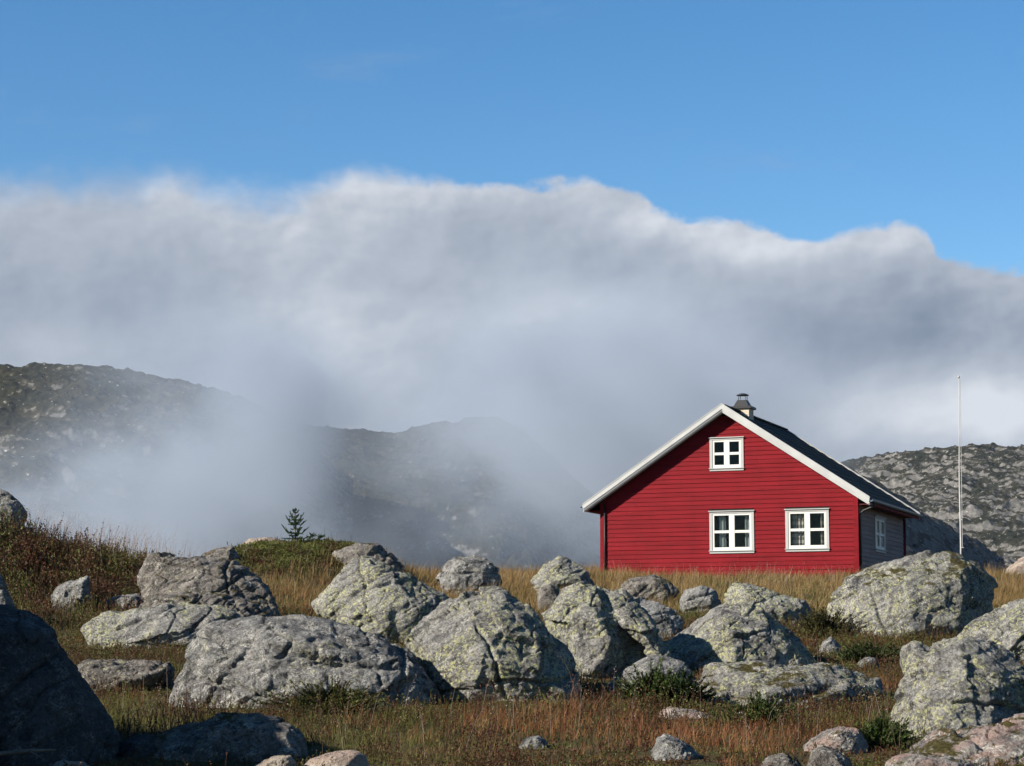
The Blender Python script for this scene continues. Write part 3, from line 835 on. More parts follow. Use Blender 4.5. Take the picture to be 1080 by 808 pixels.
def mat_brick():
    m, t, out = new_mat('pale_brick')
    pos = t.n('ShaderNodeTexCoord').outputs['Object']
    sep = t.n('ShaderNodeSeparateXYZ', {'Vector': pos})
    cv = t.n('ShaderNodeCombineXYZ', {0: t.m('ADD', sep.outputs[0], sep.outputs[1]), 1: sep.outputs[2]}).outputs[0]
    b = t.n('ShaderNodeTexBrick', {'Vector': cv, 'Color1': (.42,.36,.28,1), 'Color2': (.34,.27,.20,1), 'Mortar': (.5,.48,.44,1), 'Scale': 1., 'Mortar Size': .008, 'Brick Width': .22, 'Row Height': .075})
    bsdf(t, out, b.outputs[0], .9)
    return m

def mat_glass():
    m, t, out = new_mat('window_glass')
    fr = t.n('ShaderNodeFresnel', {'IOR': 1.5})
    g = t.n('ShaderNodeBsdfGlossy', {'Roughness': .02, 'Color': (1, 1, 1, 1)})
    tr = t.n('ShaderNodeBsdfTransparent', {'Color': (.88, .92, .92, 1)})
    mx = t.n('ShaderNodeMixShader', {0: t.m('MULTIPLY', fr.outputs[0], .16), 1: tr.outputs[0], 2: g.outputs[0]})
    t.L.new(mx.outputs[0], out.inputs[0])
    return m

def mat_curtain(name, check):
    m, t, out = new_mat(name)
    pos = t.n('ShaderNodeTexCoord').outputs['Object']
    sep = t.n('ShaderNodeSeparateXYZ', {'Vector': pos})
    if check:
        a = t.step(t.m('SINE', t.m('MULTIPLY', t.m('ADD', sep.outputs[0], sep.outputs[1]), 40)), -.1, .3)
        b = t.step(t.m('SINE', t.m('MULTIPLY', sep.outputs[2], 34)), -.1, .3)
        c = t.mix(t.m('MULTIPLY', t.m('ADD', a, b), .42), (.62,.54,.47), (.10,.06,.06))
    else:
        c = t.mix(t.step(t.noise(pos, 3), .4, .6), (.42,.43,.42), (.50,.50,.48))
    bsdf(t, out, c, .9)
    return m

build_house()

# ------------------------------------------------------------------ flagpole
def flagpole():
    Y = 64.; b = at(1013, 600, Y); z = tz1(b.x, b.y); top = at(1011.2, 399, Y)
    root = empty('flagpole', (b.x, b.y, z)); tag(root, 'bare white flagpole standing right of the red cabin', 'flagpole')
    H = top.z-z; dx = top.x-b.x
    white = mat_plain('pole_paint', (.33,.33,.325), .5, .25, 2.)
    mb = MB(); n = 10
    mb.tube([(dx*k/n+.012*math.sin(k*.9), 0, -.1+(H+.1)*k/n) for k in range(n+1)], [.029-.017*k/n for k in range(n+1)], 10)
    mb.build('pole', white, root, smooth=True)
    mb = MB(); mb.tube([(dx, 0, H), (dx, 0, H+.03), (dx, 0, H+.05), (dx, 0, H+.08)], [.020, .032, .032, .008], 10)
    mb.build('cap', white, root, smooth=True)
    mb = MB(); mb.tube([(.06, -.06, .9), (dx+.03, -.045, H-.02)], .007, 5); mb.tube([(.02, -.06, .92), (.1, -.06, .92)], .014, 6)
    mb.build('halyard', white, root)
flagpole()

# ------------------------------------------------------------------ little spruce and its side shoots
def spruce():
    p = at(311, 571, 56.5); z = tz1(p.x, p.y)
    root = empty('spruce_tree', (p.x, p.y, z)); tag(root, 'small dark green spruce on top of the mossy knoll', 'tree')
    bark = mat_plain('spruce_bark', (.09,.06,.04), .9, .3, 20)
    needle = mat_blade('spruce_needle', [(.018,.042,.014), (.04,.08,.022), (.075,.115,.03)], .25)
    H = at(311, 535.5, 56.5).z-z
    mb = MB(); mb.tube([(.0, 0, -.05), (.01, 0, H*.4), (-.005, 0, H*.8), (.0, 0, H)], [.022, .016, .008, .002], 6)
    rnd = random.Random(5)
    V, Fl, S, T = [], [], [], []
    def needles(a, b, L, dens=230):
        a, b = Vector(a), Vector(b); d = (b-a); ln = d.length; d.normalize()
        for k in range(int(ln*dens*2.4)):
            q = a.lerp(b, rnd.random())
            w = Vector((rnd.gauss(0, 1), rnd.gauss(0, 1), rnd.gauss(.25, 1))).normalized()
            w = (w+d*.9).normalized()*L*rnd.uniform(.6, 1.1)
            s = w.orthogonal().normalized()*.0065
            i = len(V); V.extend([q-s, q+s, q+w]); Fl.extend([i, i+1, i+2]); S.append(3); t_ = rnd.random(); T.extend([t_]*3)
    needles((0, 0, H*.75), (0, 0, H*1.0), .03, 200)
    for w in range(11):
        f = .03+.92*(w/10.)**.9+rnd.uniform(-.03, .03)
        zc = H*f; R = .36*(1-f)**.8+.05
        nb = rnd.choice((4, 5, 6, 7)) if w < 8 else 4
        for k in range(nb):
            a = 2*PI*(k+rnd.random()*.5)/nb+w
            r = R*rnd.uniform(.35, 1.2)
            if w == 2 and math.cos(a) < -.6: r *= 1.5
            e = Vector((math.cos(a)*r, math.sin(a)*r, zc+r*rnd.uniform(-.1, .75)))
            m_ = Vector((math.cos(a)*r*.5, math.sin(a)*r*.5, zc-.02))
            mb.tube([(0, 0, zc), m_, e], [.007, .005, .002], 4)
            needles((0, 0, zc), m_, .032); needles(m_, e, .032)
            for sgn in (-1, 1):
                e2 = m_+Matrix.Rotation(sgn*.75, 3, 'Z') @ (e-m_)*.7
                mb.tube([m_, e2], [.004, .001], 4); needles(m_, e2, .028)
    mb.build('trunk', bark, root)
    link('crown', np_mesh('crown', V, Fl, S, False, {'tint': T}), needle, root)
    for px, row, hh, lean, lab in ((322, 571, .24, .16, 'short spruce shoot leaning right beside the small spruce'), (331, 571, .20, .13, 'low spruce shoot at the right edge of the mossy knoll')):
        q = at(px, row, 56.3); z = tz1(q.x, q.y)
        r2 = empty('spruce_sapling', (q.x, q.y, z-.02)); tag(r2, lab, 'sapling', 'spruce shoots on the knoll')
        mb = MB(); V, Fl, S, T = [], [], [], []
        mb.tube([(0, 0, 0), (lean*.5, 0, hh*.6), (lean*1.3, 0, hh*1.25)], [.008, .006, .002], 5); needles((0, 0, .02), (lean*.5, 0, hh*.6), .04); needles((lean*.5, 0, hh*.6), (lean*1.3, 0, hh*1.25), .04)
        for k in range(9):
            t_ = rnd.uniform(.2, .9); b0 = Vector((lean*1.2*t_, 0, hh*1.15*t_)); a = rnd.uniform(0, 2*PI); e = b0+Vector((math.cos(a)*.12+.04, math.sin(a)*.1, .06))
            mb.tube([b0, e], [.004, .001], 4); needles(b0, e, .035)
        mb.build('trunk', bark, r2)
        link('crown', np_mesh('crown', V, Fl, S, False, {'tint': T}), needle, r2)
spruce()

# ------------------------------------------------------------------ weathered branch in the near left corner
def branch():
    p = at(25, 796, 18.6); mb = MB()
    q = [at(-30, 797, 18.5)-p, at(0, 795, 18.6)-p, at(30, 792, 18.6)-p, at(59, 791, 18.7)-p]
    mb.tube(q, [.022, .02, .017, .010], 7)
    mb.tube([q[2], at(48, 801, 18.5)-p], [.010, .004], 5)
    o = mb.build('dead_branch', mat_plain('grey_wood', (.09,.082,.068), .9, .3, 12, .4), smooth=True, loc=p)
    tag(o, 'bleached dead branch lying in the shade below the huge dark boulder', 'branch')
branch()

# ------------------------------------------------------------------ grass and heath
def patch(px, row, rx, ry, x, y):
    """weight of a patch of ground given where it shows in the photograph"""
    c = at(px, row, hit(px, row)); sy = abs(hit(px, row-ry)-hit(px, row+ry))*.5+.3
    return np.exp(-((x-c.x)/(rx/F*c.y))**2-((y-c.y)/sy)**2)

SHORT = OCC.copy()
for _k in range(16): SHORT[:, :-1] |= SHORT[:, 1:]
for _k in range(3): SHORT = dil(SHORT)
def near(x, y):
    i = np.clip(((x-OX)/CELL).astype(int), 0, 899); j = np.clip(((y-OY)/CELL).astype(int), 0, 1199)
    return SHORT[i, j]

def sample(n):
    """ground points spread so that they show about evenly in the view, inside a fan somewhat wider than the frame"""
    yy = np.arange(17.5, 84, .05)
    w = (yy*.56+2)*(20/yy)**1.35
    c = np.cumsum(w); c /= c[-1]
    y = np.interp(RNG.random(n), c, yy)
    x = (RNG.random(n)-.5)*(y*.56+2)
    k = free(x, y)
    return x[k], y[k]

def weights(x, y):
    P = np.stack([x, y, x*0], 1)
    n1 = fbm(P/1.5, 3); n2 = fbm(P/.9+40, 3); n3 = fbm(P/4.+80, 2)
    px = 540+F*x/(y+.3)
    gold = 1.2*sst(y, 39, 47)*(1-.75*sst(n1, .05, .4)) + .9*patch(60, 648, 70, 14, x, y) + 1.2*patch(470, 790, 110, 16, x, y)*sst(n2, -.2, .2)
    green = .45+1.1*sst(n1, -.05, .3) + 1.6*patch(400, 775, 110, 26, x, y) + .8*patch(150, 745, 60, 22, x, y) + .5*patch(740, 625, 40, 12, x, y)
    red = .10+.8*sst(n3, .05, .4)*sst(y, 50, 40) + 1.3*patch(560, 762, 110, 22, x, y) + 1.5*patch(760, 785, 150, 28, x, y) + .8*patch(330, 640, 60, 14, x, y) + .9*patch(950, 725, 40, 30, x, y)
    red = red + .45*sst(n2, .1, .4)*sst(y, 50, 60)
    hump = np.exp(-((x+11.0)/4.2)**2-((y-44.)/3.6)**2)
    heath = (.75+1.6*sst(n2, -.05, .3))*sst(y, 46, 38)*(.85+.15*sst(y, 21, 27))+.1 + 9.*hump + 1.3*patch(330, 728, 100, 16, x, y) + 1.3*patch(150, 690, 70, 14, x, y) + 1.2*patch(650, 745, 100, 14, x, y)+1.0*patch(870, 670, 60, 20, x, y)
    knoll = np.exp(-(np.abs((x+5.9)/2.6)**4)-((y-55.5)/2.6)**2)
    heath = heath*(1-.85*sst(y, 48, 54)) + 5*knoll
    gold = gold*(1-.93*hump)*(1-.95*knoll); red = red*(1-.6*hump)*(1-.8*knoll)
    W = np.stack([gold, green*(1-.6*hump), red*(1-.5*hump), heath], 1)
    W = W**1.9
    return W/W.sum(1)[:, None]

def blades(name, mat, x, y, h, wid, lean, tint, wind=.25, sway=None, droop=.55):
    n = len(x)
    z = tz(x, y)-.02
    a = RNG.random(n)*2*PI
    lx = np.cos(a)*lean+wind*lean; ly = np.sin(a)*lean
    b = RNG.random(n)*2*PI; sx, sy = np.cos(b)*wid*.5, np.sin(b)*wid*.35
    V = np.empty((n, 7, 3), np.float32)
    for k, (t, wk) in enumerate(((0, 1.), (.45, .85), (.8, .5), (1., 0))):
        ox, oy = lx*h*t**1.8, ly*h*t**1.8
        oz = h*t*(1-droop*np.minimum(lean, 1.)*t*.5)
        if k < 3:
            V[:, 2*k, 0] = x+ox-sx*wk; V[:, 2*k, 1] = y+oy-sy*wk; V[:, 2*k, 2] = z+oz
            V[:, 2*k+1, 0] = x+ox+sx*wk; V[:, 2*k+1, 1] = y+oy+sy*wk; V[:, 2*k+1, 2] = z+oz
        else:
            V[:, 6, 0] = x+ox; V[:, 6, 1] = y+oy; V[:, 6, 2] = z+oz
    base = (np.arange(n)*7)[:, None]
    f = np.concatenate([base+np.array([0, 1, 3, 2]), base+np.array([2, 3, 5, 4]), base+np.array([4, 5, 6])], 1)
    sizes = np.tile([4, 4, 3], n)
    me = np_mesh(name, V.reshape(-1, 3), f.ravel(), sizes, False, {'tint': np.repeat(tint, 7)})
    return link(name, me, mat)

def tufted(x, y, per, spread):
    """turn each point into a tuft of blades"""
    X = np.repeat(x, per)+RNG.normal(size=len(x)*per)*np.repeat(spread, per); Y = np.repeat(y, per)+RNG.normal(size=len(x)*per)*np.repeat(spread, per)
    return X, Y

def build_grass():
    x, y = sample(62000)
    W = weights(x, y)
    r = RNG.random(len(x)); cs = np.cumsum(W, 1)
    kind = (r[:, None] > cs).sum(1)
    M['dry'] = mat_blade('dry_grass', [(.10,.055,.02), (.18,.108,.038), (.26,.175,.070), (.36,.28,.14)], .35)
    M['green'] = mat_blade('green_grass', [(.035,.05,.012), (.075,.085,.018), (.13,.125,.03), (.24,.19,.07)], .4)
    M['red'] = mat_blade('russet_grass', [(.065,.020,.012), (.17,.055,.022), (.25,.115,.045), (.34,.21,.10)], .35)
    pxw = lambda y: y/F
    for ki, (name, mat, hm, per, lab) in enumerate((('dry_grass', 'dry', .34, 9, None), ('green_grass', 'green', .20, 10, None), ('russet_grass', 'red', .26, 9, None))):
        k = kind == ki
        sp = .035+.0016*y[k]
        X, Y = tufted(x[k], y[k], per, sp)
        f = free(X, Y); X, Y = X[f], Y[f]
        P = np.stack([X, Y, X*0], 1)
        tone = fbm(P/1.3+ki*30, 3)
        tint = np.clip(.45+.55*tone+RNG.normal(size=len(X))*.20, 0, 1)
        h = hm*np.exp(RNG.normal(size=len(X))*.33)*(.85+.6*fbm(P/1.8+9, 2))
        h = h*np.interp(Y, [20.5, 23, 28, 40, 47, 90], [.42, .75, .60, .65, .78, .75])
        h = h*np.where(near(X, Y) & (Y < 35), .32, 1.)*(1+.7*patch(60, 648, 80, 18, X, Y))
        w = np.maximum(.0045, pxw(Y)*.42)*RNG.uniform(.7, 1.3, len(X))
        o = blades(name, M[mat], X, Y, h, w, np.abs(RNG.normal(size=len(X)))*.42+.05, tint, .5)
        tag(o, {'dry_grass': 'golden dry grass over the crest and between boulders', 'green_grass': 'yellow green grass tufts in the foreground and between boulders', 'russet_grass': 'russet brown sedge in the foreground'}[name], 'grass', kind='stuff')
    # heath: woody sprigs with small leaves
    k = kind == 3
    ex = np.concatenate([x[k], -11.2+RNG.normal(size=3400)*3.0, -5.7+(RNG.random(2600)-.5)*5.6])
    ey = np.concatenate([y[k], 44.2+RNG.normal(size=3400)*2.2, 54.9+RNG.normal(size=2600)*1.5])
    hx, hy = tufted(ex, ey, 3, .05+.0016*ey); f = free(hx, hy) & (hy > 17); hx, hy = hx[f], hy[f]
    n = len(hx); hz = tz(hx, hy)-.02
    hump = np.exp(-((hx+11.0)/4.2)**2-((hy-44.)/3.6)**2); knoll = np.exp(-(np.abs((hx+5.9)/2.6)**4)-((hy-55.5)/2.6)**2)
    P = np.stack([hx, hy, hx*0], 1)
    H = (.12+.05*sst(hy, 28, 22)+.20*hump-.065*knoll)*np.exp(RNG.normal(size=n)*.28)*(.45+1.35*sst(fbm(P/.6+3, 2), -.35, .4))*np.where(near(hx, hy) & (hy < 35), .6, 1.)*(1-.4*sst(hy, 22, 20))
    tone = np.clip(.46+.75*fbm(P/.8+60, 3)+.26*knoll-.07*hump-.08*sst(hy, 27, 22), 0, 1)
    NL = 13
    Vs = np.empty((n, NL*3+4, 3), np.float32); T = np.empty((n, NL*3+4), np.float32)
    az = RNG.random(n)*2*PI; ln = np.abs(RNG.normal(size=n))*.35+.1
    dx, dy = np.cos(az)*ln*H, np.sin(az)*ln*H
    sw = np.maximum(.003, hy/F*.25)
    Vs[:, 0] = np.stack([hx-sw, hy, hz], 1); Vs[:, 1] = np.stack([hx+sw, hy, hz], 1)
    Vs[:, 2] = np.stack([hx+dx+sw*.4, hy+dy, hz+H*.95], 1); Vs[:, 3] = np.stack([hx+dx-sw*.4, hy+dy, hz+H*.95], 1)
    T[:, :4] = 0.05
    lf = np.maximum(.011, hy/F*.9)*(1+.75*hump)
    for j in range(NL):
        t = .15+.85*(j+RNG.random(n))/NL
        c = np.stack([hx+dx*t, hy+dy*t, hz+H*t], 1)
        d = RNG.normal(size=(n, 3)); d[:, 2] = np.abs(d[:, 2])*.9+.3; d /= np.linalg.norm(d, axis=1)[:, None]
        s = np.cross(d, RNG.normal(size=(n, 3))); s /= np.linalg.norm(s, axis=1)[:, None]
        L = (lf*RNG.uniform(.9, 2.0, n))[:, None]
        Vs[:, 4+j*3] = c-s*L*.36; Vs[:, 5+j*3] = c+s*L*.36; Vs[:, 6+j*3] = c+d*L*1.2
        T[:, 4+j*3:7+j*3] = np.clip(tone+RNG.normal(size=n)*.17+.15*(t-.5), 0, 1)[:, None]
    nv = NL*3+4; base = (np.arange(n)*nv)[:, None]
    f = np.concatenate([base+np.array([0, 1, 2, 3])]+[base+4+3*j+np.array([0, 1, 2]) for j in range(NL)], 1)
    M['heath'] = mat_blade('heather_leaf', [(.030,.016,.010), (.105,.036,.016), (.060,.048,.015), (.075,.092,.020), (.14,.145,.034)], .25)
    o = link('heather', np_mesh('heather', Vs.reshape(-1, 3), f.ravel(), np.tile([4]+[3]*NL, n), False, {'tint': T.ravel()}), M['heath'])
    tag(o, 'dark brown and green heather between the boulders and over the left hump', 'heather', kind='stuff')
    # tall thin flowering stalks with airy heads, thickest behind the hump, sparse along the crest and in the foreground
    gx, gy = [], []
    for px, row, Yc, sp, num in ((55, 560, 46.5, 1.1, 150), (95, 570, 47, 1.2, 170), (140, 585, 47.5, 1.1, 120), (175, 592, 48.5, .9, 50), (20, 545, 46, .8, 50)):
        c = at(px, row, Yc); gx.append(c.x+RNG.normal(size=num)*sp); gy.append(Yc+RNG.normal(size=num)*.9)
    cx = RNG.random(900); yy = 50+RNG.random(900)*26; gx.append((cx-.5)*.5*yy); gy.append(yy)
    yy = 20+RNG.random(160)*8; gx.append((RNG.random(160)-.5)*.48*yy); gy.append(yy)
    gx = np.concatenate(gx); gy = np.concatenate(gy); f = free(gx, gy); gx, gy = gx[f], gy[f]
    n = len(gx); P = np.stack([gx, gy, gx*0], 1)
    z = tz(gx, gy)
    H = np.where((gx < -6) & (gy < 50), .85, .52)*RNG.uniform(.6, 1.15, n)
    V, Fl, S, T = [], [], [], []
    for i in range(n):
        w = max(.0014, gy[i]/F*.14); lx, ly = RNG.normal(.12, .26), RNG.normal(0, .2); h = H[i]
        b = len(V); t_ = RNG.uniform(.2, .9)
        V += [(gx[i]-w, gy[i], z[i]), (gx[i]+w, gy[i], z[i]), (gx[i]+lx*h*.4+w*.7, gy[i]+ly*h*.4, z[i]+h*.6), (gx[i]+lx*h*.4-w*.7, gy[i]+ly*h*.4, z[i]+h*.6), (gx[i]+lx*h, gy[i]+ly*h, z[i]+h)]
        Fl += [b, b+1, b+2, b+3, b+3, b+2, b+4]; S += [4, 3]; T += [t_]*5
        for k in range(9):
            q = .62+.40*RNG.random(); c = Vector((gx[i]+lx*h*q+RNG.normal()*.05*h, gy[i]+ly*h*q+RNG.normal()*.04*h, z[i]+h*q))
            s = max(.006, gy[i]/F*.22)*RNG.uniform(.7, 1.4); d = Vector((RNG.normal(), RNG.normal(), RNG.normal())).normalized()*s; e = d.orthogonal().normalized()*s*.6
            b = len(V); V += [tuple(c-d), tuple(c+e), tuple(c+d), tuple(c-e)]; Fl += [b, b+1, b+2, b+3]; S.append(4); T += [t_]*4
    M['stalk'] = mat_blade('pale_stalk', [(.12,.07,.04), (.25,.17,.12), (.40,.31,.25), (.5,.42,.36)], .4)
    o = link('flowering_grass', np_mesh('flowering_grass', V, Fl, S, False, {'tint': T}), M['stalk'])
    tag(o, 'tall thin grass stalks with airy pale heads against the fog', 'grass', kind='stuff')
build_grass()

# ------------------------------------------------------------------ low bushes one can count
def bush(label, px, row, Y, rx, rz, n, stops, leaf, name='low_bush', seed=1):
    rng = np.random.default_rng(seed)
    rx *= 1.25; rz *= .78; n = int(n*1.2)
    c = at(px, row, Y); z = tz1(c.x, c.y)
    root = empty(name, (c.x, c.y, z)); tag(root, label, 'bush', 'low evergreen bushes among the boulders')
    mb = MB(); rnd = random.Random(seed); V, Fl, S, T = [], [], [], []
    for i in range(n):
        a = rnd.uniform(0, 2*PI); el = rnd.uniform(.15, 1.)**.8*PI/2
        r = rnd.uniform(.5, 1.0)*(.7+.5*abs(math.sin(a*1.5+seed))+.25*math.sin(a*4+seed*2))
        tip = Vector((math.cos(a)*math.cos(el)*rx*r, math.sin(a)*math.cos(el)*rx*.75*r, math.sin(el)*rz*r*rnd.uniform(.75, 1.2)+.02))
        mid = tip*.5+Vector((0, 0, -.03*rz))
        if i % 4 == 0: mb.tube([(0, 0, -.03), mid, tip], [.008, .005, .002], 4)
        tb = rnd.gauss(.45, .2)
        for k in range(26):
            q = mid.lerp(tip, rnd.random()**.7)
            d = (Vector((rnd.gauss(0, 1), rnd.gauss(0, 1), rnd.gauss(.6, .8))).normalized()+(tip-mid).normalized()*.8).normalized()*leaf*rnd.uniform(.7, 1.3)
            s = d.orthogonal().normalized(); s.rotate(Matrix.Rotation(rnd.uniform(0, 6.28), 3, d)); s = s*leaf*.28
            b = len(V); V += [q-s, q+s, q+d]; Fl += [b, b+1, b+2]; S.append(3); t_ = min(1, max(0, tb+rnd.gauss(0, .15))); T += [t_]*3
    mb.build('stem', mat_plain('bush_stem', (.09,.06,.04), .9), root)
    link('foliage', np_mesh('foliage', V, Fl, S, False, {'tint': T}), mat_blade(name+'_leaf', stops, .25), root)
JUN = [(.012,.022,.006), (.03,.05,.012), (.06,.09,.018), (.10,.12,.03)]
bush('bright green juniper bush in front of the smooth domed boulder', 690, 742, 25.4, .42, .42, 420, JUN, .035, 'juniper_bush', 3)
bush('darker juniper bush right of the bright green one', 722, 748, 25.2, .32, .36, 300, [(.008,.014,.005), (.02,.034,.009), (.05,.07,.016)], .035, 'juniper_bush', 4)
bush('dark green cushion bush left of the tall right edge boulder', 915, 690, 31.5, .50, .26, 380, [(.012,.02,.006), (.03,.045,.012), (.06,.075,.02)], .03, 'cushion_bush', 5)
bush('olive bush in front of the long grey slab', 350, 738, 24.2, .62, .30, 520, [(.02,.024,.006), (.05,.055,.012), (.10,.10,.022)], .03, 'cushion_bush', 6)
bush('green bush below the low mossy slab', 800, 772, 23.2, .40, .28, 320, JUN, .03, 'cushion_bush', 7)
bush('brown green bush behind the broad pyramid boulder', 868, 668, 36.5, .55, .5, 420, [(.02,.016,.006), (.045,.04,.012), (.07,.075,.02)], .035, 'low_bush', 8)
bush('green bush between the tall right boulder and the low pinkish stone', 930, 790, 21.0, .32, .30, 300, JUN, .028, 'cushion_bush', 9)

# ------------------------------------------------------------------ hills beyond the valley
def hill(name, u0, u1, crest, Yb, Yr, back, nu, nr, mat, seed, amp, zb=-60., power=.8, extra=None, taper=.0):
    """crest: [(px, row)] of its skyline; rises from Yb to the crest at Yr, falls away behind"""
    us = np.linspace(u0, u1, nu)
    pxs = 540+F*us
    row = np.interp(pxs, [c[0] for c in crest], [c[1] for c in crest])
    kk = max(3, nu//16)|1; ker = np.hanning(kk+2)[1:-1]; ker /= ker.sum()
    row = np.convolve(np.pad(row, kk//2, mode='edge'), ker, mode='valid')
    zr = np.array([at(p, r, Yr).z for p, r in zip(pxs, row)])
    t = np.concatenate([np.linspace(0, 1, nr), 1+np.linspace(0.01, 1, nr//5)])
    U, T = np.meshgrid(us, t)
    Yg = np.where(T <= 1, Yb+(Yr-Yb)*T, Yr+(T-1)*back)
    X = U*Yg*1.0
    ZR = np.broadcast_to(zr, U.shape)
    prof = np.where(T <= 1, np.clip(T, 0, 1)**power, 1-.75*(T-1)**1.5)
    Z = zb+(ZR-zb)*prof
    P = np.stack([X.ravel(), Yg.ravel(), Z.ravel()*1.3], 1)+seed*57.
    e = np.clip(T, 0, 1).ravel()
    w = np.sin(np.clip(e, 0, 1)*PI)**.5*.85+.15*(T.ravel() > 1)
    calm = .22+.78*np.clip(1-np.abs(T.ravel()-1)*6, 0, 1)*0+.78*w
    Q = P.copy(); Q[:, 2] *= 2.2
    d = amp*(1.0*fbm(P/120., 3)+.45*(ridged(P/55., 3)-1)+.30*fbm(P/22., 3))
    d2 = amp*(.20*(ridged(Q/np.array([26., 26., 14.]), 3)-1)+.16*(ridged(Q/np.array([8., 8., 6.]), 3)-1)+.05*fbm(P/2., 2))
    # rock steps: quantised ledges
    st = Z.ravel()/ (amp*1.1)+1.2*fbm(P/70., 3); led = (st-np.floor(st)); d3 = amp*.35*(sst(led, .0, .35)-led)
    Z = Z+(d*w+d2+d3*w).reshape(Z.shape)
    if extra is not None: Z = extra(X, Yg, Z)
    o = link(name, grid_mesh(name, X, Yg, Z), M[mat]); tag(o, kind='structure')
    return o

M['hill_left'] = mat_hill('heath_hillside', (.125,.122,.115), (.015,.016,.010), (.031,.028,.016), .56, 1.5)
M['hill_mid'] = mat_hill('valley_side', (.12,.12,.118), (.014,.016,.010), (.03,.027,.015), .62, 1.5)
M['hill_right'] = mat_hill('bare_mountain', (.125,.121,.114), (.016,.018,.013), (.032,.029,.019), .98, 1.3)
M['hill_spur'] = mat_hill('shade_darkened_spur', (.075,.075,.075), (.012,.014,.010), (.024,.022,.015), .75, 1.3)  # hill colours darkened to deepen the shade on the spur flank
hill('hills', -.42, -.07, [(-700,430),(-300,395),(0,388),(60,386),(110,391),(150,398),(200,407),(240,418),(290,440),(380,520)], 330, 760, 350, 560, 420, 'hill_left', 1, 9.)
hill('hills', -.17, .16, [(150,420),(250,435),(320,450),(360,455),(405,456),(450,449),(490,444),(525,440),(560,462),(620,520),(700,580),(930,640)], 420, 1050, 350, 560, 420, 'hill_mid', 2, 9.)
hill('mountain', .08, .55, [(700,470),(800,484),(890,491),(925,485),(960,478),(1000,476),(1030,471),(1055,472),(1080,475),(1200,470),(1500,460),(1900,520)], 560, 1120, 350, 640, 460, 'hill_right', 3, 12.)
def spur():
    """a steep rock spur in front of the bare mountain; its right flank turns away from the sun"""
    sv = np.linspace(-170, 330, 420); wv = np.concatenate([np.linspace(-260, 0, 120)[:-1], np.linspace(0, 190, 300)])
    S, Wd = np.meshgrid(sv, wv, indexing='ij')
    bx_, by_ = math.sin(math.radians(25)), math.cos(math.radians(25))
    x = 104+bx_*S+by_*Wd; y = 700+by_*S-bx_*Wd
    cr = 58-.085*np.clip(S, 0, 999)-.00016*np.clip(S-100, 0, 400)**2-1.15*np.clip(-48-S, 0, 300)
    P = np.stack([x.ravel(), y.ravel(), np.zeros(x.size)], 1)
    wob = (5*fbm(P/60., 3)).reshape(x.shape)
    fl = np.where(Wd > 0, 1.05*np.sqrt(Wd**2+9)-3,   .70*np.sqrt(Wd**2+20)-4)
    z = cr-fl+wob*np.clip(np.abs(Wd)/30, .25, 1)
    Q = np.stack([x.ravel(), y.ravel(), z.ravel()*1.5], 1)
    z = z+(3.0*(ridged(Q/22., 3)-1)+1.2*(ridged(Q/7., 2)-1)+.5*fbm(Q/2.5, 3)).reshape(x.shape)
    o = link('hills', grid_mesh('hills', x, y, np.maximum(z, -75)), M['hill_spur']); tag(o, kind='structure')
spur()

# ------------------------------------------------------------------ fog drifting through the valley
def fog():
    Yf = 320.
    blobs = [  # px, row, rx px, rz px, depth radius m, optical depth
        (235, 530, 118, 92, 60, 3.0), (60, 578, 190, 64, 60, 2.6), (258, 440, 82, 62, 50, 4.0),
        (598, 430, 78, 105, 60, 3.6), (480, 510, 120, 42, 55, .25), (300, 590, 110, 45, 60, 1.2),
        (120, 460, 130, 45, 50, .16), (625, 555, 70, 60, 50, 1.1), (720, 450, 110, 90, 60, 2.6), (500, 575, 160, 45, 50, .22)]
    m, t, out = new_mat('valley_fog')
    pos = t.n('ShaderNodeNewGeometry').outputs['Position']
    wn = t.n('ShaderNodeTexNoise', {'Vector': pos, 'Scale': .018, 'Detail': 2.}).outputs['Color']
    wp_ = t.vm('ADD', pos, t.vm('MULTIPLY', t.vm('SUBTRACT', wn, (.5, .5, .5)), (75, 60, 55)))
    tot = None
    for px, row, rx, rz, ry, od in blobs:
        c = at(px, row, Yf)
        sx, sz = rx/F*Yf, rz/F*Yf
        v = t.vm('MULTIPLY', t.vm('SUBTRACT', wp_, tuple(c)), (1/sx, 1/ry, 1/sz))
        q = t.vm('DOT_PRODUCT', v, v)
        e = t.m('MULTIPLY', t.m('POWER', 2.71828, t.m('MULTIPLY', q, -1.)), od/(1.77*ry))
        tot = e if tot is None else t.m('ADD', tot, e)
    nz = t.noise(t.vm('MULTIPLY', pos, (1, .6, 1.25)), .075, 6, .60, .5)
    dens = t.m('MULTIPLY', tot, t.lin(nz, .37, .60, .06, 1.85))
    dens = t.m('MAXIMUM', t.m('SUBTRACT', dens, .0006), 0.)
    pv = t.n('ShaderNodeVolumePrincipled', {'Color': (.41, .475, .575, 1), 'Density': dens, 'Anisotropy': -.15})
    t.L.new(pv.outputs[0], out.inputs['Volume'])
    a, b = at(-330, 640, Yf), at(960, 290, Yf)
    mb = MB(); mb.box(a.x, b.x, Yf-100, Yf+100, a.z-2, b.z)
    o = mb.build('fog_bank', m); tag(o, 'pale fog drifting up from the valley between knoll and hills', 'fog', kind='stuff')
fog()

def haze():
    m, t, out = new_mat('thin_haze')
    pv = t.n('ShaderNodeVolumePrincipled', {'Color': (.55, .72, 1., 1), 'Density': .000028, 'Anisotropy': 0.})
    t.L.new(pv.outputs[0], out.inputs['Volume'])
    mb = MB(); mb.box(-1100, 1100, -450, 1600, -64, 190)
    tag(mb.build('haze', m), kind='stuff')
haze()

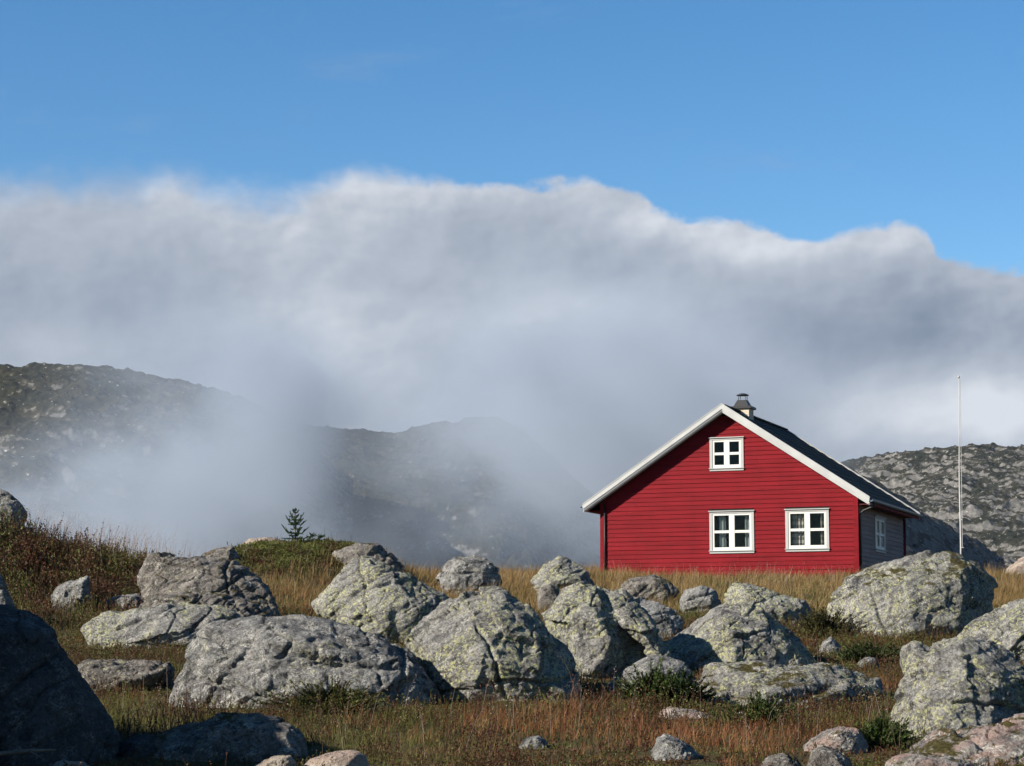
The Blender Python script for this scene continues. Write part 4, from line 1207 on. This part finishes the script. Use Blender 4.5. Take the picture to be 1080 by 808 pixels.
# ------------------------------------------------------------------ camera, sun, sky
cam = bpy.data.cameras.new('camera'); co = bpy.data.objects.new('camera', cam); COL.objects.link(co)
cam.sensor_width = 36; cam.lens = 36*F/1080; cam.clip_end = 30000; cam.clip_start = .1
co.rotation_euler = (PI/2+PITCH, 0, 0); SC.camera = co

SUN_EL, SUN_AZ = math.radians(28), math.radians(-117)
s = Vector((math.sin(SUN_AZ)*math.cos(SUN_EL), math.cos(SUN_AZ)*math.cos(SUN_EL), math.sin(SUN_EL)))
sl = bpy.data.lights.new('sun', 'SUN'); sl.energy = 5.0; sl.angle = math.radians(.53); sl.color = (1., .91, .78)
so = bpy.data.objects.new('sun', sl); COL.objects.link(so); so.rotation_euler = (-s).to_track_quat('-Z', 'Y').to_euler(); so.location = s*200

def world():
    w = bpy.data.worlds.new('World'); SC.world = w; w.use_nodes = True
    w.node_tree.nodes.clear(); t = NT(w.node_tree)
    out = t.n('ShaderNodeOutputWorld')
    sky = t.n('ShaderNodeTexSky', sky_type='NISHITA'); sky.sun_disc = False
    sky.sun_elevation = SUN_EL; sky.sun_rotation = SUN_AZ % (2*PI); sky.altitude = 900; sky.air_density = 1.0; sky.dust_density = .05; sky.ozone_density = 2.2
    hs = t.n('ShaderNodeHueSaturation', {'Saturation': 1.30, 'Value': 1., 'Color': sky.outputs[0]}).outputs[0]
    d = t.n('ShaderNodeTexCoord').outputs['Generated']
    sp = t.n('ShaderNodeSeparateXYZ', {'Vector': d})
    az = t.m('ARCTAN2', sp.outputs[0], sp.outputs[1]); el = t.m('ARCSINE', sp.outputs[2])
    A = lambda px: math.atan((px-540)/F); E = lambda row: PITCH+math.atan((404-row)/F)
    # upper limit of the cloud bank over azimuth
    fc = t.n('ShaderNodeFloatCurve', {'Value': t.lin(az, -.6, .6, 0, 1)})
    pts = [(-.6, 260), (-.4, 200), (A(0), 205), (A(80), 200), (A(180), 195), (A(240), 218), (A(300), 216), (A(370), 188), (A(440), 190), (A(490), 184), (A(560), 188), (A(620), 200), (A(680), 214), (A(740), 236), (A(800), 242), (A(860), 262), (A(930), 240), (A(975), 248), (A(1000), 275), (A(1080), 292), (.4, 330), (.6, 380)]
    cu = fc.mapping.curves[0]
    cu.points[0].location = ((pts[0][0]+.6)/1.2, E(pts[0][1])/.5); cu.points[1].location = ((pts[-1][0]+.6)/1.2, E(pts[-1][1])/.5)
    for a, r in pts[1:-1]: cu.points.new((a+.6)/1.2, E(r)/.5)
    fc.mapping.update()
    top = t.m('MULTIPLY', fc.outputs[0], .5)
    cv = t.n('ShaderNodeCombineXYZ', {0: az, 1: t.m('MULTIPLY', el, 1.25), 2: 0.}).outputs[0]
    wv = t.n('ShaderNodeTexNoise', {'Vector': cv, 'Scale': 14., 'Detail': 3.}).outputs['Color']
    cw = t.vm('ADD', cv, t.vm('MULTIPLY', t.vm('SUBTRACT', wv, (.5, .5, .5)), (.05, .05, .0)))
    nA = t.noise(cw, 22, 8, .54, 0.); nB = t.noise(t.vm('ADD', cv, (3.3, 1.1, .4)), 8, 5, .46, .3)
    nS = t.noise(t.vm('ADD', cw, (.006, -.007, 0.)), 22, 8, .54, 0.)     # same field, sampled a little towards the sun
    h = t.m('SUBTRACT', top, el)
    hn = t.m('ADD', h, t.m('ADD', t.m('MULTIPLY', t.m('SUBTRACT', nA, .5), .030), t.m('ADD', t.m('MULTIPLY', t.m('SUBTRACT', nB, .5), .016), t.m('MULTIPLY', t.m('SUBTRACT', t.noise(cv, 95, 4, .6), .5), .007))))
    soft = t.lin(az, A(250), A(520), .012, .0026)
    cov = t.n('ShaderNodeMapRange', {'Value': hn, 'From Min': t.m('MULTIPLY', soft, -.9), 'From Max': soft}, interpolation_type='SMOOTHSTEP').outputs[0]
    cov = t.m('MULTIPLY', cov, t.step(t.m('ABSOLUTE', az), 1.4, .8))
    # light and dark masses of the bank
    def blob(px, row, rx, ry, amt):
        x = t.m('MULTIPLY', t.m('SUBTRACT', az, A(px)), F/rx); y = t.m('MULTIPLY', t.m('SUBTRACT', el, E(row)), F/ry)
        q = t.m('ADD', t.m('MULTIPLY', x, x), t.m('MULTIPLY', y, y))
        return t.m('MULTIPLY', t.m('POWER', 2.71828, t.m('MULTIPLY', q, -1.)), amt)
    lum = t.m('ADD', .53, t.m('ADD', t.m('MULTIPLY', t.m('SUBTRACT', nB, .5), .9), t.m('MULTIPLY', t.m('SUBTRACT', nA, .5), .75)))
    for b in ((500, 198, 100, 24, .30), (700, 238, 70, 24, .36), (800, 262, 60, 22, .26), (950, 258, 50, 24, .24), (560, 325, 75, 32, .34), (655, 345, 85, 34, .30), (340, 335, 110, 40, .16), (430, 400, 110, 50, .20),
              (1010, 440, 150, 50, .50), (880, 450, 100, 30, .22), (100, 230, 160, 40, .06), (830, 360, 190, 48, -.24), (1040, 340, 90, 50, -.16), (610, 415, 120, 70, -.40), (90, 320, 130, 50, -.06), (270, 415, 90, 60, -.20), (520, 300, 60, 30, -.08), (60, 372, 150, 22, .12)):
        lum = t.m('ADD', lum, blob(*b))
    edge = t.m('MULTIPLY', t.m('POWER', 2.71828, t.m('MULTIPLY', t.m('MAXIMUM', hn, 0.), -70.)), .16)
    nF = t.noise(cv, 58, 4, .5, 0.); nG = t.noise(t.vm('ADD', cv, (.003, -.0026, 0.)), 58, 4, .5, 0.)
    relief = t.m('ADD', t.m('MULTIPLY', t.m('SUBTRACT', nS, nA), .70), t.m('MULTIPLY', t.m('SUBTRACT', nG, nF), t.m('ADD', .16, t.m('MULTIPLY', t.m('EXPONENT', t.m('MULTIPLY', t.m('MAXIMUM', hn, 0.), -30.)), .38))))
    lum = t.m('ADD', lum, t.m('ADD', edge, relief))
    r = t.n('ShaderNodeValToRGB', {'Fac': lum}); e = r.color_ramp.elements
    K = 1/.058/2.46
    for i, (p, c) in enumerate(((0., (.165, .215, .31)), (.35, (.30, .355, .445)), (.7, (.47, .52, .60)), (1., (.70, .74, .80)))):
        if i > 1: e.new(p)
        e[i].position = p; 
    for i, (p, c) in enumerate(((0., (.165, .215, .31)), (.35, (.30, .355, .445)), (.7, (.47, .52, .60)), (1., (.70, .74, .80)))):
        e[i].position = p; e[i].color = c+(1,)
    cc = t.vm('SCALE', r.outputs[0]); cc.node.inputs['Scale'].default_value = K
    # thin high wisps
    wi = t.m('MULTIPLY', t.step(t.noise(t.vm('MULTIPLY', cv, (1., 3., 1.)), 7, 6, .6, .6), .56, .80), .30)
    base = t.mix(wi, hs, (.33*K, .42*K, .56*K))
    fin = t.mix(cov, base, cc)
    bg = t.n('ShaderNodeBackground', {'Color': fin, 'Strength': .058})
    t.L.new(bg.outputs[0], out.inputs[0])
    w.cycles.sampling_method = 'MANUAL'; w.cycles.sample_map_resolution = 1024
world()

SC.view_settings.view_transform = 'Standard'; SC.view_settings.look = 'None'; SC.view_settings.exposure = 1.3; SC.view_settings.gamma = 1
SC.view_settings.use_curve_mapping = False
SC.render.film_transparent = False
c = SC.cycles
c.use_denoising = True
c.max_bounces = 6; c.diffuse_bounces = 3; c.glossy_bounces = 2; c.transmission_bounces = 3; c.transparent_max_bounces = 8; c.volume_bounces = 1
c.volume_step_rate = .6; c.volume_max_steps = 64
c.use_adaptive_sampling = True; c.adaptive_threshold = .02
